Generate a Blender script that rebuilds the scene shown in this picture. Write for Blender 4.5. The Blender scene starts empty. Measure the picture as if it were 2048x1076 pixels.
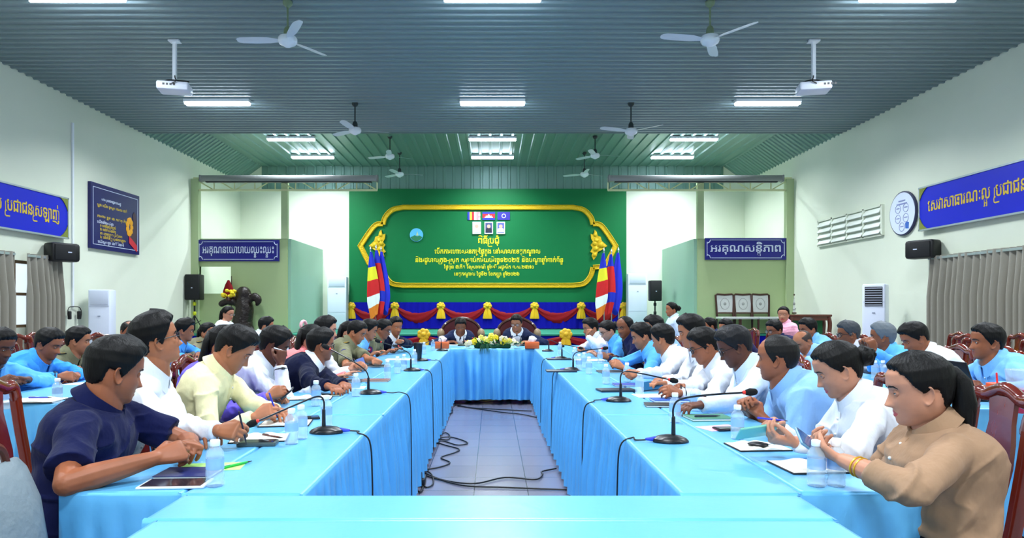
import bpy, bmesh, math, random
import numpy as np
from mathutils import Vector, Matrix

SC = bpy.context.scene
COL = SC.collection
R = math.radians

# ---------------------------------------------------------------- camera
CH = 1.30                       # camera height
F = 1365.0                      # focal length in pixels of the 2048-wide frame
VX, VY = 985.0, 615.0           # vanishing point of the hall's long axis
cd = bpy.data.cameras.new('camera')
cam = bpy.data.objects.new('camera', cd)
COL.objects.link(cam)
cam.location = (0, 0, CH)
cam.rotation_euler = (R(90), 0, 0)
cd.sensor_width = 36.0
cd.sensor_fit = 'HORIZONTAL'
cd.lens = F / 2048 * 36
cd.shift_x = (1024 - VX) / 2048
cd.shift_y = (VY - 538) / 2048
cd.clip_start = 0.05
cd.clip_end = 100
SC.camera = cam

# ---------------------------------------------------------------- world, exposure
w = bpy.data.worlds.new('world')
SC.world = w
w.use_nodes = True
w.node_tree.nodes['Background'].inputs[0].default_value = (0.75, 0.88, 1.0, 1)
w.node_tree.nodes['Background'].inputs[1].default_value = 1.0
vs = SC.view_settings
vs.view_transform = 'Standard'
vs.look = 'None'
vs.gamma = 1.0
vs.use_curve_mapping = False
vs.exposure = 0.8
LAMP_W = 92.0                   # power of one ceiling batten
LAMP_COL = (0.90, 0.96, 1.0)


def lin(c):
    c = np.array(c, float) / 255.0
    return tuple(np.where(c <= 0.04045, c / 12.92, ((c + 0.055) / 1.055) ** 2.4))


def rgba(c):
    return (*lin(c), 1.0)


MATS = {}


def M(name, col, rough=0.5, metal=0.0, spec=0.5, bump=None, noise=None, emit=None, trans=0.0, ior=1.45, sheen=0.0, alpha=1.0, coat=0.0, coatr=0.03, coati=1.5, sheenr=0.5, stretch=(1, 1, 1)):
    """A procedural principled material; col is an sRGB triple."""
    if name in MATS:
        return MATS[name]
    m = bpy.data.materials.new(name)
    m.use_nodes = True
    nt = m.node_tree
    b = nt.nodes['Principled BSDF']
    b.inputs['Base Color'].default_value = rgba(col)
    b.inputs['Roughness'].default_value = rough
    b.inputs['Metallic'].default_value = metal
    b.inputs['Specular IOR Level'].default_value = spec
    b.inputs['Transmission Weight'].default_value = trans
    b.inputs['IOR'].default_value = ior
    b.inputs['Alpha'].default_value = alpha
    b.inputs['Sheen Weight'].default_value = sheen
    b.inputs['Coat Weight'].default_value = coat
    b.inputs['Coat Roughness'].default_value = coatr
    b.inputs['Coat IOR'].default_value = coati
    b.inputs['Sheen Roughness'].default_value = sheenr
    if emit:
        b.inputs['Emission Color'].default_value = rgba(emit[0])
        b.inputs['Emission Strength'].default_value = emit[1]
    if bump or noise:
        tc = nt.nodes.new('ShaderNodeTexCoord')
        mp = nt.nodes.new('ShaderNodeMapping')
        mp.inputs['Scale'].default_value = stretch
        nt.links.new(tc.outputs['Object'], mp.inputs['Vector'])
    if bump:
        n = nt.nodes.new('ShaderNodeTexNoise')
        n.inputs['Scale'].default_value = bump[0]
        n.inputs['Detail'].default_value = 3
        nt.links.new(mp.outputs[0], n.inputs['Vector'])
        bp = nt.nodes.new('ShaderNodeBump')
        bp.inputs['Strength'].default_value = bump[1]
        bp.inputs['Distance'].default_value = bump[2] if len(bump) > 2 else 0.01
        nt.links.new(n.outputs['Fac'], bp.inputs['Height'])
        nt.links.new(bp.outputs[0], b.inputs['Normal'])
    if noise:
        n = nt.nodes.new('ShaderNodeTexNoise')
        n.inputs['Scale'].default_value = noise[0]
        n.inputs['Detail'].default_value = 4
        nt.links.new(mp.outputs[0], n.inputs['Vector'])
        mx = nt.nodes.new('ShaderNodeMix')
        mx.data_type = 'RGBA'
        mx.inputs['A'].default_value = rgba(col)
        mx.inputs['B'].default_value = rgba(noise[1])
        rp = nt.nodes.new('ShaderNodeValToRGB')
        rp.color_ramp.elements[0].position = 0.4
        rp.color_ramp.elements[1].position = 0.62
        nt.links.new(n.outputs['Fac'], rp.inputs['Fac'])
        nt.links.new(rp.outputs['Color'], mx.inputs['Factor'])
        nt.links.new(mx.outputs['Result'], b.inputs['Base Color'])
    MATS[name] = m
    return m


def P(px, py, Y):
    """Point at depth Y seen at pixel (px, py) of the 2048x1076 photograph."""
    return Vector(((px - VX) / F * Y, Y, CH - (py - VY) / F * Y))


def PZ(px, py, z):
    """Point at height z seen at pixel (px, py)."""
    return P(px, py, (CH - z) * F / (py - VY))


def PX(px, py, X):
    """Point on the plane x = X seen at pixel (px, py)."""
    return P(px, py, X * F / (px - VX))


class MB:
    """Collects shapes and links them as ONE mesh object."""

    def __init__(self):
        self.v, self.f, self.mi, self.n = [], [], [], 0

    def add(self, verts, faces, m=0):
        verts = np.asarray(verts, float).reshape(-1, 3)
        b = self.n
        self.v.append(verts)
        self.n += len(verts)
        for q in faces:
            self.f.append([i + b for i in q])
            self.mi.append(m)
        return self

    def box(self, c, s, m=0, rot=None):
        x, y, z = s[0] / 2, s[1] / 2, s[2] / 2
        v = np.array([(i, j, k) for i in (-x, x) for j in (-y, y) for k in (-z, z)])
        if rot is not None:
            v = v @ np.array(rot.to_3x3()).T
        return self.add(v + np.array(c), [(0, 1, 3, 2), (4, 6, 7, 5), (0, 4, 5, 1), (2, 3, 7, 6), (0, 2, 6, 4), (1, 5, 7, 3)], m)

    def rbox(self, c, s, r=0.01, m=0, rot=None):
        """A box with chamfered vertical edges and softened top and bottom."""
        x, y, z = s[0] / 2, s[1] / 2, s[2] / 2
        r = min(r, x * .9, y * .9, z * .9)
        rings = []
        for zz, ins in ((-z, r), (-z + r * .3, r * .3), (-z + r, 0), (z - r, 0), (z - r * .3, r * .3), (z, r)):
            ring = []
            for cx, cy, a0 in ((1, 1, 0), (-1, 1, 90), (-1, -1, 180), (1, -1, 270)):
                for k in range(4):
                    a = R(a0 + k * 30)
                    ring.append((cx * (x - r) + math.cos(a) * (r - ins), cy * (y - r) + math.sin(a) * (r - ins), zz))
            rings.append(ring)
        rings = np.array(rings)
        if rot is not None:
            rings = rings @ np.array(rot.to_3x3()).T
        return self.loft(rings + np.array(c), m=m)

    def loft(self, rings, cap=True, m=0, closed=True):
        rings = np.asarray(rings, float)
        k, n = rings.shape[0], rings.shape[1]
        f = []
        for i in range(k - 1):
            for j in range(n if closed else n - 1):
                j2 = (j + 1) % n
                f.append((i * n + j, i * n + j2, (i + 1) * n + j2, (i + 1) * n + j))
        if cap:
            f.append(tuple(range(n))[::-1])
            f.append(tuple((k - 1) * n + j for j in range(n)))
        return self.add(rings.reshape(-1, 3), f, m)

    def tube(self, pts, rad, n=10, m=0, round_ends=True, up=None):
        """Tube through pts; rad per point (number or (side, up) pair)."""
        p = np.array([tuple(q) for q in pts], float)
        k = len(p)
        if not hasattr(rad, '__len__'):
            rad = [rad] * k
        rad = np.array([(r, r) if not hasattr(r, '__len__') else r for r in rad], float)
        t = np.gradient(p, axis=0)
        t /= np.linalg.norm(t, axis=1)[:, None] + 1e-12
        u = np.array(up if up is not None else ((0, 0, 1) if abs(t[0][2]) < .9 else (1, 0, 0)), float)
        a = np.linspace(0, 2 * math.pi, n, endpoint=False)
        rings = []
        fr = []
        for i in range(k):
            if up is None or i == 0:
                s = np.cross(t[i], u)
            else:
                s = np.cross(t[i], u)
            s /= np.linalg.norm(s) + 1e-12
            uu = np.cross(s, t[i])
            u = uu if up is None else np.array(up, float)
            fr.append((s, uu))

        def ring(c, s, uu, ra):
            return c + np.outer(np.cos(a) * ra[0], s) + np.outer(np.sin(a) * ra[1], uu)
        if round_ends:
            for q in (.95, .7, .38):
                rings.append(ring(p[0] - t[0] * q * min(rad[0]), *fr[0], rad[0] * math.sqrt(1 - q * q)))
        for i in range(k):
            rings.append(ring(p[i], *fr[i], rad[i]))
        if round_ends:
            for q in (.38, .7, .95):
                rings.append(ring(p[-1] + t[-1] * q * min(rad[-1]), *fr[-1], rad[-1] * math.sqrt(1 - q * q)))
        return self.loft(rings, m=m)

    def lathe(self, prof, c=(0, 0, 0), n=16, m=0, rot=None, cap=True):
        a = np.linspace(0, 2 * math.pi, n, endpoint=False)
        rings = np.array([[(r * math.cos(q), r * math.sin(q), z) for q in a] for r, z in prof])
        if rot is not None:
            rings = rings @ np.array(rot.to_3x3()).T
        return self.loft(rings + np.array(c), cap=cap, m=m)

    def prism(self, poly, o, ax, ay, depth, m=0):
        """Polygon of (u, v) extruded; o origin, ax / ay plane axes, depth along ax x ay."""
        o, ax, ay = (np.array(tuple(q), float) for q in (o, ax, ay))
        nn = np.cross(ax, ay)
        nn /= np.linalg.norm(nn)
        p0 = [o + ax * u + ay * v for u, v in poly]
        p1 = [q + nn * depth for q in p0]
        n = len(poly)
        f = [tuple(range(n))[::-1], tuple(range(n, 2 * n))]
        f += [(j, (j + 1) % n, n + (j + 1) % n, n + j) for j in range(n)]
        return self.add(p0 + p1, f, m)

    def sphere(self, c, r, n=10, m=0, s=(1, 1, 1), rot=None):
        v = [(0, 0, -1)]
        for i in range(1, n):
            e = -math.pi / 2 + math.pi * i / n
            for j in range(2 * n):
                q = math.pi * j / n
                v.append((math.cos(e) * math.cos(q), math.cos(e) * math.sin(q), math.sin(e)))
        v.append((0, 0, 1))
        k = 2 * n
        f = [(0, 1 + (j + 1) % k, 1 + j) for j in range(k)]
        for i in range(n - 2):
            for j in range(k):
                f.append((1 + i * k + j, 1 + i * k + (j + 1) % k, 1 + (i + 1) * k + (j + 1) % k, 1 + (i + 1) * k + j))
        L = len(v) - 1
        f += [(L, 1 + (n - 2) * k + j, 1 + (n - 2) * k + (j + 1) % k) for j in range(k)]
        v = np.array(v) * np.array(s) * r
        if rot is not None:
            v = v @ np.array(rot.to_3x3()).T
        return self.add(v + np.array(c), f, m)

    def mesh(self, name, mats, off=None, smooth=True, angle=40):
        me = bpy.data.meshes.new(name)
        v = np.concatenate(self.v) if self.v else np.zeros((0, 3))
        if off is not None:
            v = v - np.array(tuple(off))
        me.from_pydata(v.tolist(), [], self.f)
        for mt in (mats if isinstance(mats, (list, tuple)) else [mats]):
            me.materials.append(mt)
        me.polygons.foreach_set('material_index', self.mi)
        if smooth:
            me.polygons.foreach_set('use_smooth', [True] * len(self.f))
            if angle:
                try:
                    me.set_sharp_from_angle(angle=R(angle))
                except Exception:
                    pass
        me.update()
        return me

    def build(self, name, mats, parent=None, loc=None, smooth=True, angle=40, rel=True):
        """Link as one object. With a parent the coordinates are world ones unless rel is False."""
        off = None
        if parent is not None and rel:
            off = WORLD_LOC.get(parent.name, Vector((0, 0, 0)))
        elif loc is not None:
            off = loc
        o = bpy.data.objects.new(name, self.mesh(name, mats, off, smooth, angle))
        COL.objects.link(o)
        if parent is not None:
            o.parent = parent
            if rel:
                WORLD_LOC[o.name] = off
        elif loc is not None:
            o.location = loc
            WORLD_LOC[o.name] = Vector(loc)
        return o


WORLD_LOC = {}                  # where the origin of an object stands (parents here are never rotated before parts are built)


def thing(name, label, cat, loc=(0, 0, 0), group=None):
    o = bpy.data.objects.new(name, None)
    COL.objects.link(o)
    o.empty_display_size = 0.1
    o.location = loc
    WORLD_LOC[o.name] = Vector(loc)
    return tag(o, label, cat, group)


def tag(o, label, cat, group=None):
    o['label'] = label
    o['category'] = cat
    if group:
        o['group'] = group
    return o


def struct(name, mb, mats, parent=None, label=None, **k):
    o = mb.build(name, mats, parent, **k)
    if parent is None:
        o['kind'] = 'structure'
        o['label'] = label or name.replace('_', ' ') + ' of the meeting hall'
        o['category'] = name.split('_')[0]
    return o


def dup(root, loc, rotz=None, label=None, group=None):
    """A copy of a thing with copies of its parts and sub-parts (mesh data shared)."""
    r = root.copy()
    COL.objects.link(r)
    r.location = loc
    if rotz is not None:
        r.rotation_euler = (0, 0, rotz)
    if label:
        r['label'] = label
    if group:
        r['group'] = group

    def rec(a, b):
        for ch in list(a.children):
            c = ch.copy()
            COL.objects.link(c)
            c.parent = b
            rec(ch, c)
    rec(root, r)
    return r


def bez(pts, n=8):
    """Smooth (Catmull-Rom) path through points."""
    p = [np.array(tuple(q), float) for q in pts]
    p = [2 * p[0] - p[1]] + p + [2 * p[-1] - p[-2]]
    out = []
    for i in range(1, len(p) - 2):
        for k in range(n):
            t = k / n
            out.append(.5 * (2 * p[i] + (p[i + 1] - p[i - 1]) * t + (2 * p[i - 1] - 5 * p[i] + 4 * p[i + 1] - p[i + 2]) * t * t + (3 * p[i] - p[i - 1] - 3 * p[i + 1] + p[i + 2]) * t ** 3))
    out.append(p[-2])
    return out

# ================================================================ people
def V(*a):
    return np.array(a, float)


def unit(v):
    v = np.array(v, float)
    return v / (np.linalg.norm(v) + 1e-12)


Z_ = [-.113, -.105, -.09, -.07, -.05, -.03, 0, .03, .06, .085, .10, .109, .113]
FR = [.050, .070, .078, .079, .081, .083, .083, .089, .085, .066, .045, .020, .002]
BK = [.000, .022, .040, .056, .071, .084, .096, .100, .093, .071, .048, .020, .002]
HW = [.020, .036, .049, .059, .0655, .069, .0725, .0755, .0715, .056, .038, .016, .002]


def gauss(d, s):
    return np.exp(-.5 * (d / s) ** 2)


def head_grid(q, dense=1.0, face=True):
    """Rings of the head in its own axes: x to the face, y to the left, z up, origin at eye level."""
    nz, na = int(46 * dense), int(64 * dense)
    s = np.linspace(0, 1, nz)
    z = -.113 + .226 * (s - .06 * np.sin(2 * math.pi * s))
    u = np.linspace(-math.pi, math.pi, na, endpoint=False)
    a = u - .42 * np.sin(u)
    f = np.interp(z, Z_, FR)[:, None]
    b = np.interp(z, Z_, BK)[:, None]
    jw = q.get('jaw', 1.0)
    wj = 1 + (jw - 1) * gauss(z + .075, .045)
    h = (np.interp(z, Z_, HW) * wj * q.get('wide', 1.0))[:, None]
    c, sn = np.cos(a)[None, :], np.sin(a)[None, :]
    e = .92
    x = np.where(c > 0, f, b) * np.sign(c) * np.abs(c) ** e
    y = h * np.sign(sn) * np.abs(sn) ** e
    zz = np.repeat(z[:, None], na, 1)
    if face:
        fm = np.clip(c, 0, 1) ** .5
        t = np.clip((.010 - zz) / .050, 0, 1)
        fall = np.where(zz < -.040, gauss(zz + .040, .0045), 1.0)
        ns = q.get('nose', 1.0)
        d = (.0015 + .022 * t ** 1.2) * fall * gauss(y, .0068 + .0056 * t) * (zz < .014) * ns
        d += .0075 * gauss(np.abs(y) - .0125, .006) * gauss(zz + .0405, .006) * ns
        d -= .0095 * gauss(np.abs(y) - .031, .0145) * gauss(zz - .001, .0115)
        d += .0035 * gauss(np.abs(y) - .028, .019) * gauss(zz - .021, .007)
        d += .0065 * gauss(y, .017) * gauss(zz + .0615, .0042) + .0075 * gauss(y, .0145) * gauss(zz + .073, .005)
        d -= .0030 * gauss(y, .019) * gauss(zz + .0668, .0025)
        d += .0060 * gauss(y, .017) * gauss(zz + .1, .011)
        d += .0035 * gauss(np.abs(y) - .044, .017) * gauss(zz + .032, .017)
        x = x + d * fm
    return np.stack([x, y, zz], -1), a


def hairline(style):
    if style in ('balding', 'bald'):
        return [(0, .108), (40, .100), (62, .070), (78, .02), (90, -.018), (97, .0), (112, .004), (128, -.045), (180, -.070)]
    if style == 'buzz':
        return [(0, .104), (30, .096), (50, .084), (64, .045), (76, .006), (87, -.026), (95, -.002), (112, .002), (126, -.045), (180, -.075)]
    if style in ('pony', 'bun', 'long'):
        return [(0, .074), (38, .070), (60, .052), (74, .018), (88, -.012), (98, .0), (112, -.004), (130, -.055), (180, -.075)]
    return [(0, .070), (35, .066), (50, .060), (63, .034), (76, .004), (87, -.024), (95, -.002), (112, .002), (126, -.045), (180, -.075)]


def hair_mesh(mb, q, G, a, T, hs, seed):
    """Hair shell over the skull plus buns, tails and long falls, in head axes mapped by T."""
    style = q.get('hair', 'short')
    rnd = random.Random(seed)
    hl = hairline(style)
    ad = np.abs(np.degrees(a))
    zl = np.interp(ad, [k[0] for k in hl], [k[1] for k in hl]) + q.get('hl', 0.0)
    zl = zl + .0016 * np.sin(a * 17 + seed) + .0008 * np.sin(a * 37 + 2 * seed)
    Z = G[..., 2]
    m = np.clip((Z - zl[None, :]) / .010, 0, 1)
    if style in ('balding', 'bald'):
        lim = .055 if style == 'balding' else .03
        m *= np.clip((lim + .05 - Z + np.clip(ad[None, :] - 120, 0, 60) * .0012) / .025, 0, 1)
    top = np.clip((Z - .0) / .10, 0, 1)
    vol = q.get('vol', 1.0)
    th = .007 + .013 * top ** 1.4 * vol
    if style in ('short', 'quiff'):
        th += .007 * vol * gauss(a, .8)[None, :] * np.clip((Z - .05) / .03, 0, 1)
        th += .0026 * np.sin(a[None, :] * 7 + Z * 60 + seed) * np.sin(Z * 100 + 3 * np.cos(a[None, :] * 3)) * top * np.clip((.104 - Z) / .02, 0, 1)
    elif style in ('balding', 'bald', 'buzz'):
        th = th * 0 + (.006 if style == 'buzz' else .004)
    else:
        th = .007 + .006 * top * vol
        th += .0012 * np.sin(a[None, :] * 34 + Z * 18)
    off = np.where(m > 0, -.007 + (th + .007) * m ** .6, -.009)
    nrm = G - V(-.005, 0, .012)
    nrm = nrm / (np.linalg.norm(nrm, axis=-1, keepdims=True) + 1e-9)
    H = G + nrm * off[..., None]
    keep = np.where(m.max(axis=1) > 0)[0][0]
    H = H[max(keep - 1, 0):]
    mb.loft(T(H.reshape(-1, 3) * hs).reshape(H.shape))

    def tr(pts):
        return [tuple(p) for p in T(np.array(pts, float) * hs)]
    if style == 'pony':
        mb.tube(tr([(-.075, 0, .045), (-.100, 0, .040), (-.115, .004, .005), (-.114, .006, -.06), (-.103, .004, -.12), (-.094, 0, -.17), (-.09, 0, -.2)]),
                [(.028, .026), (.024, .022), (.034, .03), (.040, .033), (.036, .028), (.024, .018), (.008, .006)], n=14)
        for k in range(5):
            y = (k - 2) * .013
            mb.tube(tr([(-.11, y, .0), (-.114, y * 1.3, -.08), (-.098, y * 1.5, -.15), (-.09 + .01 * rnd.random(), y * 1.7, -.21)]), [.012, .013, .010, .003], n=6)
    if style == 'bun':
        mb.sphere(T(np.array([(-.112, .0, .012)]) * hs)[0], .046 * hs, 12, s=(.85, 1, .95))
        for k in range(6):
            an = k * 1.05
            mb.tube(tr([(-.085, math.cos(an) * .03, .012 + math.sin(an) * .03), (-.125, math.cos(an + .8) * .036, .012 + math.sin(an + .8) * .036), (-.155, math.cos(an + 1.6) * .012, .012 + math.sin(an + 1.6) * .012)]), [.009, .014, .006], n=6)
    if style == 'long':
        rings = []
        for z, b, wd, dp in ((.06, -.075, .055, .035), (.0, -.088, .072, .03), (-.07, -.085, .08, .03), (-.15, -.088, .082, .026), (-.24, -.09, .076, .022), (-.33, -.088, .055, .014), (-.36, -.087, .03, .006)):
            rings.append([(b + dp * math.cos(t), wd * math.sin(t), z + .006 * math.sin(5 * t)) for t in np.linspace(0, 2 * math.pi, 20, endpoint=False)])
        r_ = np.array(rings)
        mb.loft(T(r_.reshape(-1, 3) * hs).reshape(r_.shape))


def remesh(mb, voxel, smooth, name='tmp'):
    me = mb.mesh(name, [], smooth=False)
    o = bpy.data.objects.new(name, me)
    COL.objects.link(o)
    r = o.modifiers.new('r', 'REMESH')
    r.mode = 'VOXEL'
    r.voxel_size = voxel
    if smooth:
        s = o.modifiers.new('s', 'SMOOTH')
        s.factor = .5
        s.iterations = smooth
    dg = bpy.context.evaluated_depsgraph_get()
    out = bpy.data.meshes.new_from_object(o.evaluated_get(dg))
    bpy.data.objects.remove(o)
    bpy.data.meshes.remove(me)
    return out


def put(name, me, mats, parent, off, smooth=True):
    """Link a world-space mesh as a child of the thing standing at off."""
    n = len(me.vertices)
    co = np.empty(n * 3)
    me.vertices.foreach_get('co', co)
    co = co.reshape(-1, 3) - np.array(tuple(off))
    me.vertices.foreach_set('co', co.ravel())
    me.materials.clear()
    for m in mats:
        me.materials.append(m)
    me.polygons.foreach_set('use_smooth', [smooth] * len(me.polygons))
    me.update()
    me.name = name
    o = bpy.data.objects.new(name, me)
    COL.objects.link(o)
    o.parent = parent
    return o


POSES = {'rest': (22, 34, 20), 'fist': (66, 82, 45), 'flat': (6, 10, 6), 'hold': (42, 46, 26), 'write': (50, 58, 30), 'clasp': (48, 60, 28), 'spread': (10, 22, 16)}


def hand(mb, wrist, f, n, thumb, pose, s=1.0):
    """Palm, four bent fingers and a thumb; f finger direction, n palm normal, thumb the thumb side."""
    f, n, th = unit(f), unit(n), unit(thumb)
    c1, c2, c3 = (R(x) for x in POSES[pose])
    a = np.linspace(0, 2 * math.pi, 12, endpoint=False)
    rings = []
    for d, wd, tk in ((-.012, .024, .017), (.01, .027, .017), (.04, .036, .016), (.07, .041, .0145), (.086, .040, .012), (.092, .034, .008)):
        c = wrist + f * d * s - n * .001
        ca, sa = np.cos(a), np.sin(a)
        rings.append(c + np.outer(np.sign(ca) * np.abs(ca) ** .7 * wd * s, th) + np.outer(np.sign(sa) * np.abs(sa) ** .7 * tk * s, n))
    mb.loft(rings)
    L = (.066, .074, .069, .054)
    for k in range(4):
        y = (.029 - k * .0193) * s
        base = wrist + f * (.082 - .004 * abs(k - 1.2)) * s + th * y
        ln = L[k] * s
        sp = unit(f + th * (.10 - .065 * k) * (1.6 if pose == 'spread' else 1))
        dirs = []
        ang = 0
        for cc in (c1, c2, c3):
            ang += cc * (1 + .08 * (k - 1))
            dirs.append(sp * math.cos(ang) + n * math.sin(ang))
        p = [base - sp * .02 * s, base]
        for dd, seg in zip(dirs, (.46, .31, .23)):
            p.append(p[-1] + dd * ln * seg * 1.06)
        mb.tube(p, [.0088 * s, .0092 * s, .0085 * s, .0078 * s, .0066 * s], n=8)
    tb = wrist + f * .018 * s + th * .022 * s
    curl = .55 if pose in ('fist', 'write', 'clasp', 'hold') else .12
    d1 = unit(f * .72 + th * .62 + n * .28)
    d2 = unit(f * .95 + th * (.25 - curl * .5) + n * (.2 + curl))
    d3 = unit(f * .95 - th * curl * .8 + n * (.2 + curl * .9))
    p = [tb, tb + d1 * .042 * s]
    p.append(p[-1] + d2 * .032 * s)
    p.append(p[-1] + d3 * .024 * s)
    mb.tube(p, [.014 * s, .0115 * s, .0098 * s, .0078 * s], n=8)


def skin(name, c):
    return M('skin_' + name, c, rough=.48, spec=.4, noise=(9, tuple(int(x * .9) for x in c)), bump=(60, .12, .002))


SKINS = {'tan': (174, 108, 74), 'fair': (196, 136, 108), 'brown': (132, 76, 48), 'mid': (154, 90, 60), 'dark': (100, 56, 38)}
LIPS = {'tan': (160, 88, 76), 'fair': (190, 90, 88), 'brown': (112, 62, 52), 'mid': (142, 78, 66), 'dark': (86, 48, 42)}
PEOPLE = []


def person(label, head, yaw=0, hyaw=None, pitch=0, roll=0, shirt=(240, 242, 246), sleeve='long', hands=None, sex='m', fat=1.0, size=1.0,
           sk='tan', hair='short', hcol=(7, 6, 7), glasses=None, stand=False, extras=(), group=None, q=None, L=.50, side=0.0, hem=-.22):
    q = dict(q or {})
    q['hair'] = hair
    hyaw = yaw if hyaw is None else hyaw
    fem = sex == 'f'
    hs = size * (.97 if fem else 1.0)
    hc = V(*P(*head))
    Yd = head[2]
    near = Yd < 5.2
    seed = len(PEOPLE) * 7 + 3
    y_, p_, r_ = R(hyaw), R(pitch), R(roll)
    hf = V(math.cos(y_) * math.cos(p_), math.sin(y_) * math.cos(p_), -math.sin(p_))
    hl0 = V(-math.sin(y_), math.cos(y_), 0)
    hu0 = np.cross(hf, hl0)
    hl = hl0 * math.cos(r_) + hu0 * math.sin(r_)
    hu = np.cross(hf, hl)
    HM = np.stack([hf, hl, hu], 1)

    def T(pts):
        return pts @ HM.T + hc
    bf = V(math.cos(R(yaw)), math.sin(R(yaw)), 0)
    sd = V(-bf[1], bf[0], 0)
    zup = V(0, 0, 1)
    bs = size * (.92 if fem else 1.0)
    nb = hc - (hu * .078 + zup * (.036 + q.get('drop', 0)) + bf * .028) * hs
    nd = unit(hc - hu * .055 * hs - hf * .018 * hs - nb)
    LT = L * bs
    if stand:
        pel = nb - zup * LT
    else:
        dz = nb[2] - .56
        hz = math.sqrt(max(LT * LT - dz * dz, 0.0004)) if dz < LT else .02
        pel = V(nb[0], nb[1], .56) - bf * min(hz, .42) - sd * side
    ctrl = (pel + nb) / 2 - bf * .045 + zup * .035
    base = V(pel[0], pel[1], 0)
    root = thing('person', label, 'person', tuple(base), group)
    PEOPLE.append((root, pel.copy(), bf.copy(), head))

    def spine(t):
        if t > 1:
            return nb + unit(nb - ctrl) * (t - 1) * LT
        if t < 0:
            return pel + unit(pel - ctrl) * (-t) * LT
        return (1 - t) ** 2 * pel + 2 * t * (1 - t) * ctrl + t * t * nb

    def tang(t):
        t = min(max(t, 0), 1)
        return unit(2 * (1 - t) * (ctrl - pel) + 2 * t * (nb - ctrl))

    TT = [-.22, -.08, 0, .2, .4, .6, .75, .85, .91, .955, .99, 1.03]
    WW = np.array([.165, .17, .168, .152, .153, .17, .184, .188, .174, .136, .096, .064])
    DD = np.array([.10, .115, .118, .112, .113, .118, .118, .108, .095, .080, .068, .058])
    belly = np.array([1, 1, 1, 1, 1, .8, .5, .3, .2, 0, 0, 0])
    if fem:
        WW = WW * np.array([1.06, 1.08, 1.08, 1.0, .97, .98, .97, .93, .93, .93, .92, .9])
        DD = DD + np.array([0, 0, 0, 0, .004, .02, .022, .008, 0, 0, 0, 0])
    W2 = WW * bs * (1 + (fat - 1) * (.35 + .65 * belly))
    D2 = DD * bs * (1 + (fat - 1) * (.4 + 1.0 * belly))

    def prof(t):
        return float(np.interp(t, TT, W2)), float(np.interp(t, TT, D2))

    def surf(t, s, off=.0):
        """Point on the front of the chest at height t, lateral fraction s (left +)."""
        ww, dd = prof(t)
        fw = np.cross(sd, tang(t))
        return spine(t) + sd * s * ww + fw * (dd * max(1 - abs(s) ** 2.4, 0) ** (1 / 2.4) + off)

    def torso(mb, grow, t0=-.22, t1=1.03):
        a = np.linspace(0, 2 * math.pi, 28, endpoint=False)
        rings = []
        for t in np.unique(np.concatenate([[t0, t1], [x for x in TT if t0 < x < t1], np.arange(max(t0, 0) + .05, min(t1, .9), .1)])):
            ww, dd = prof(t)
            fw = np.cross(sd, tang(t))
            ca, sa = np.cos(a), np.sin(a)
            e = 2 / 2.4
            rings.append(spine(t) + np.outer(np.sign(ca) * np.abs(ca) ** e * (dd + grow), fw) + np.outer(np.sign(sa) * np.abs(sa) ** e * (ww + grow), sd))
        mb.loft(rings)

    body, cloth = MB(), MB()
    dense = 1.7 if Yd < 4.6 else (1.4 if Yd < 7 else 1.0)
    G, a = head_grid(q, dense)
    body.loft(T(G.reshape(-1, 3) * hs).reshape(G.shape))
    for s in (1, -1):                   # ears: a dished disc leaning back
        rr = []
        for k, (ra, hh) in enumerate(((.02, .004), (.45, .004), (.72, .007), (.88, .014), (1.0, .012), (1.0, .004), (.8, -.006), (.3, -.008))):
            t = np.linspace(0, 2 * math.pi, 14, endpoint=False)
            lob = 1 - .22 * np.clip(-np.sin(t), 0, 1)
            pz = np.sin(t) * .031 * ra - .014
            px = np.cos(t) * .018 * ra * lob - .008 - pz * .15
            yy = (.0705 * q.get('wide', 1.0) + hh * .9 - (px + .008) * .45)
            rr.append(np.stack([px, s * (yy + 0 * t), pz], -1))
        rr = np.array(rr)
        body.loft(T(rr.reshape(-1, 3) * hs).reshape(rr.shape))
    nr = (.048 if fem else .058) * hs * (1 + (fat - 1) * .5)
    body.tube([nb - tang(1) * .09 + bf * .012, nb + bf * .004, hc - hu * .062 * hs - hf * .018 * hs, hc - hu * .03 * hs - hf * .02 * hs], [nr * 1.5, nr * 1.15, nr * .98, nr * .95], n=18)
    torso(body, -.016)
    torso(cloth, .008, t0=hem, t1=1.0)
    hands = hands or {}
    arms = {}
    for key, sg in (('L', 1), ('R', -1)):
        spec = hands.get(key, ('auto',))
        pose, nrm, over = 'rest', None, None
        opts = spec[-1] if isinstance(spec[-1], dict) else {}
        pose = opts.get('pose', 'rest')
        S = spine(.86) + sd * sg * (W2[7] - .036 * bs) + bf * .012 - zup * .012
        if spec[0] == 'auto':
            if stand:
                tgt = pel + sd * sg * .2 + bf * .12 - zup * .08
            else:
                tgt = V(base[0], base[1], 0) + bf * (.46 + .02 * sg) + sd * sg * .10 + zup * .80
                rel = tgt - S
        else:
            tgt = V(*(PZ(spec[0], spec[1], spec[3]) if spec[2] == 'z' else P(spec[0], spec[1], spec[3])))
        la, lb = .285 * bs, .325 * bs
        dv = tgt - S
        d = np.linalg.norm(dv)
        if spec[0] == 'auto' and d > .96 * (la + lb):
            tgt = S + dv / d * .94 * (la + lb)
            tgt[2] = max(tgt[2], .79) if not stand else tgt[2]
            dv = tgt - S
            d = np.linalg.norm(dv)
        k = max(1.0, d / (.975 * (la + lb)))
        la, lb = la * k, lb * k
        u = dv / d
        d = max(d, abs(la - lb) + .02)
        ca = max(-1, min(1, (la * la + d * d - lb * lb) / (2 * la * d)))
        sa = math.sqrt(1 - ca * ca)
        best = None
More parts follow.
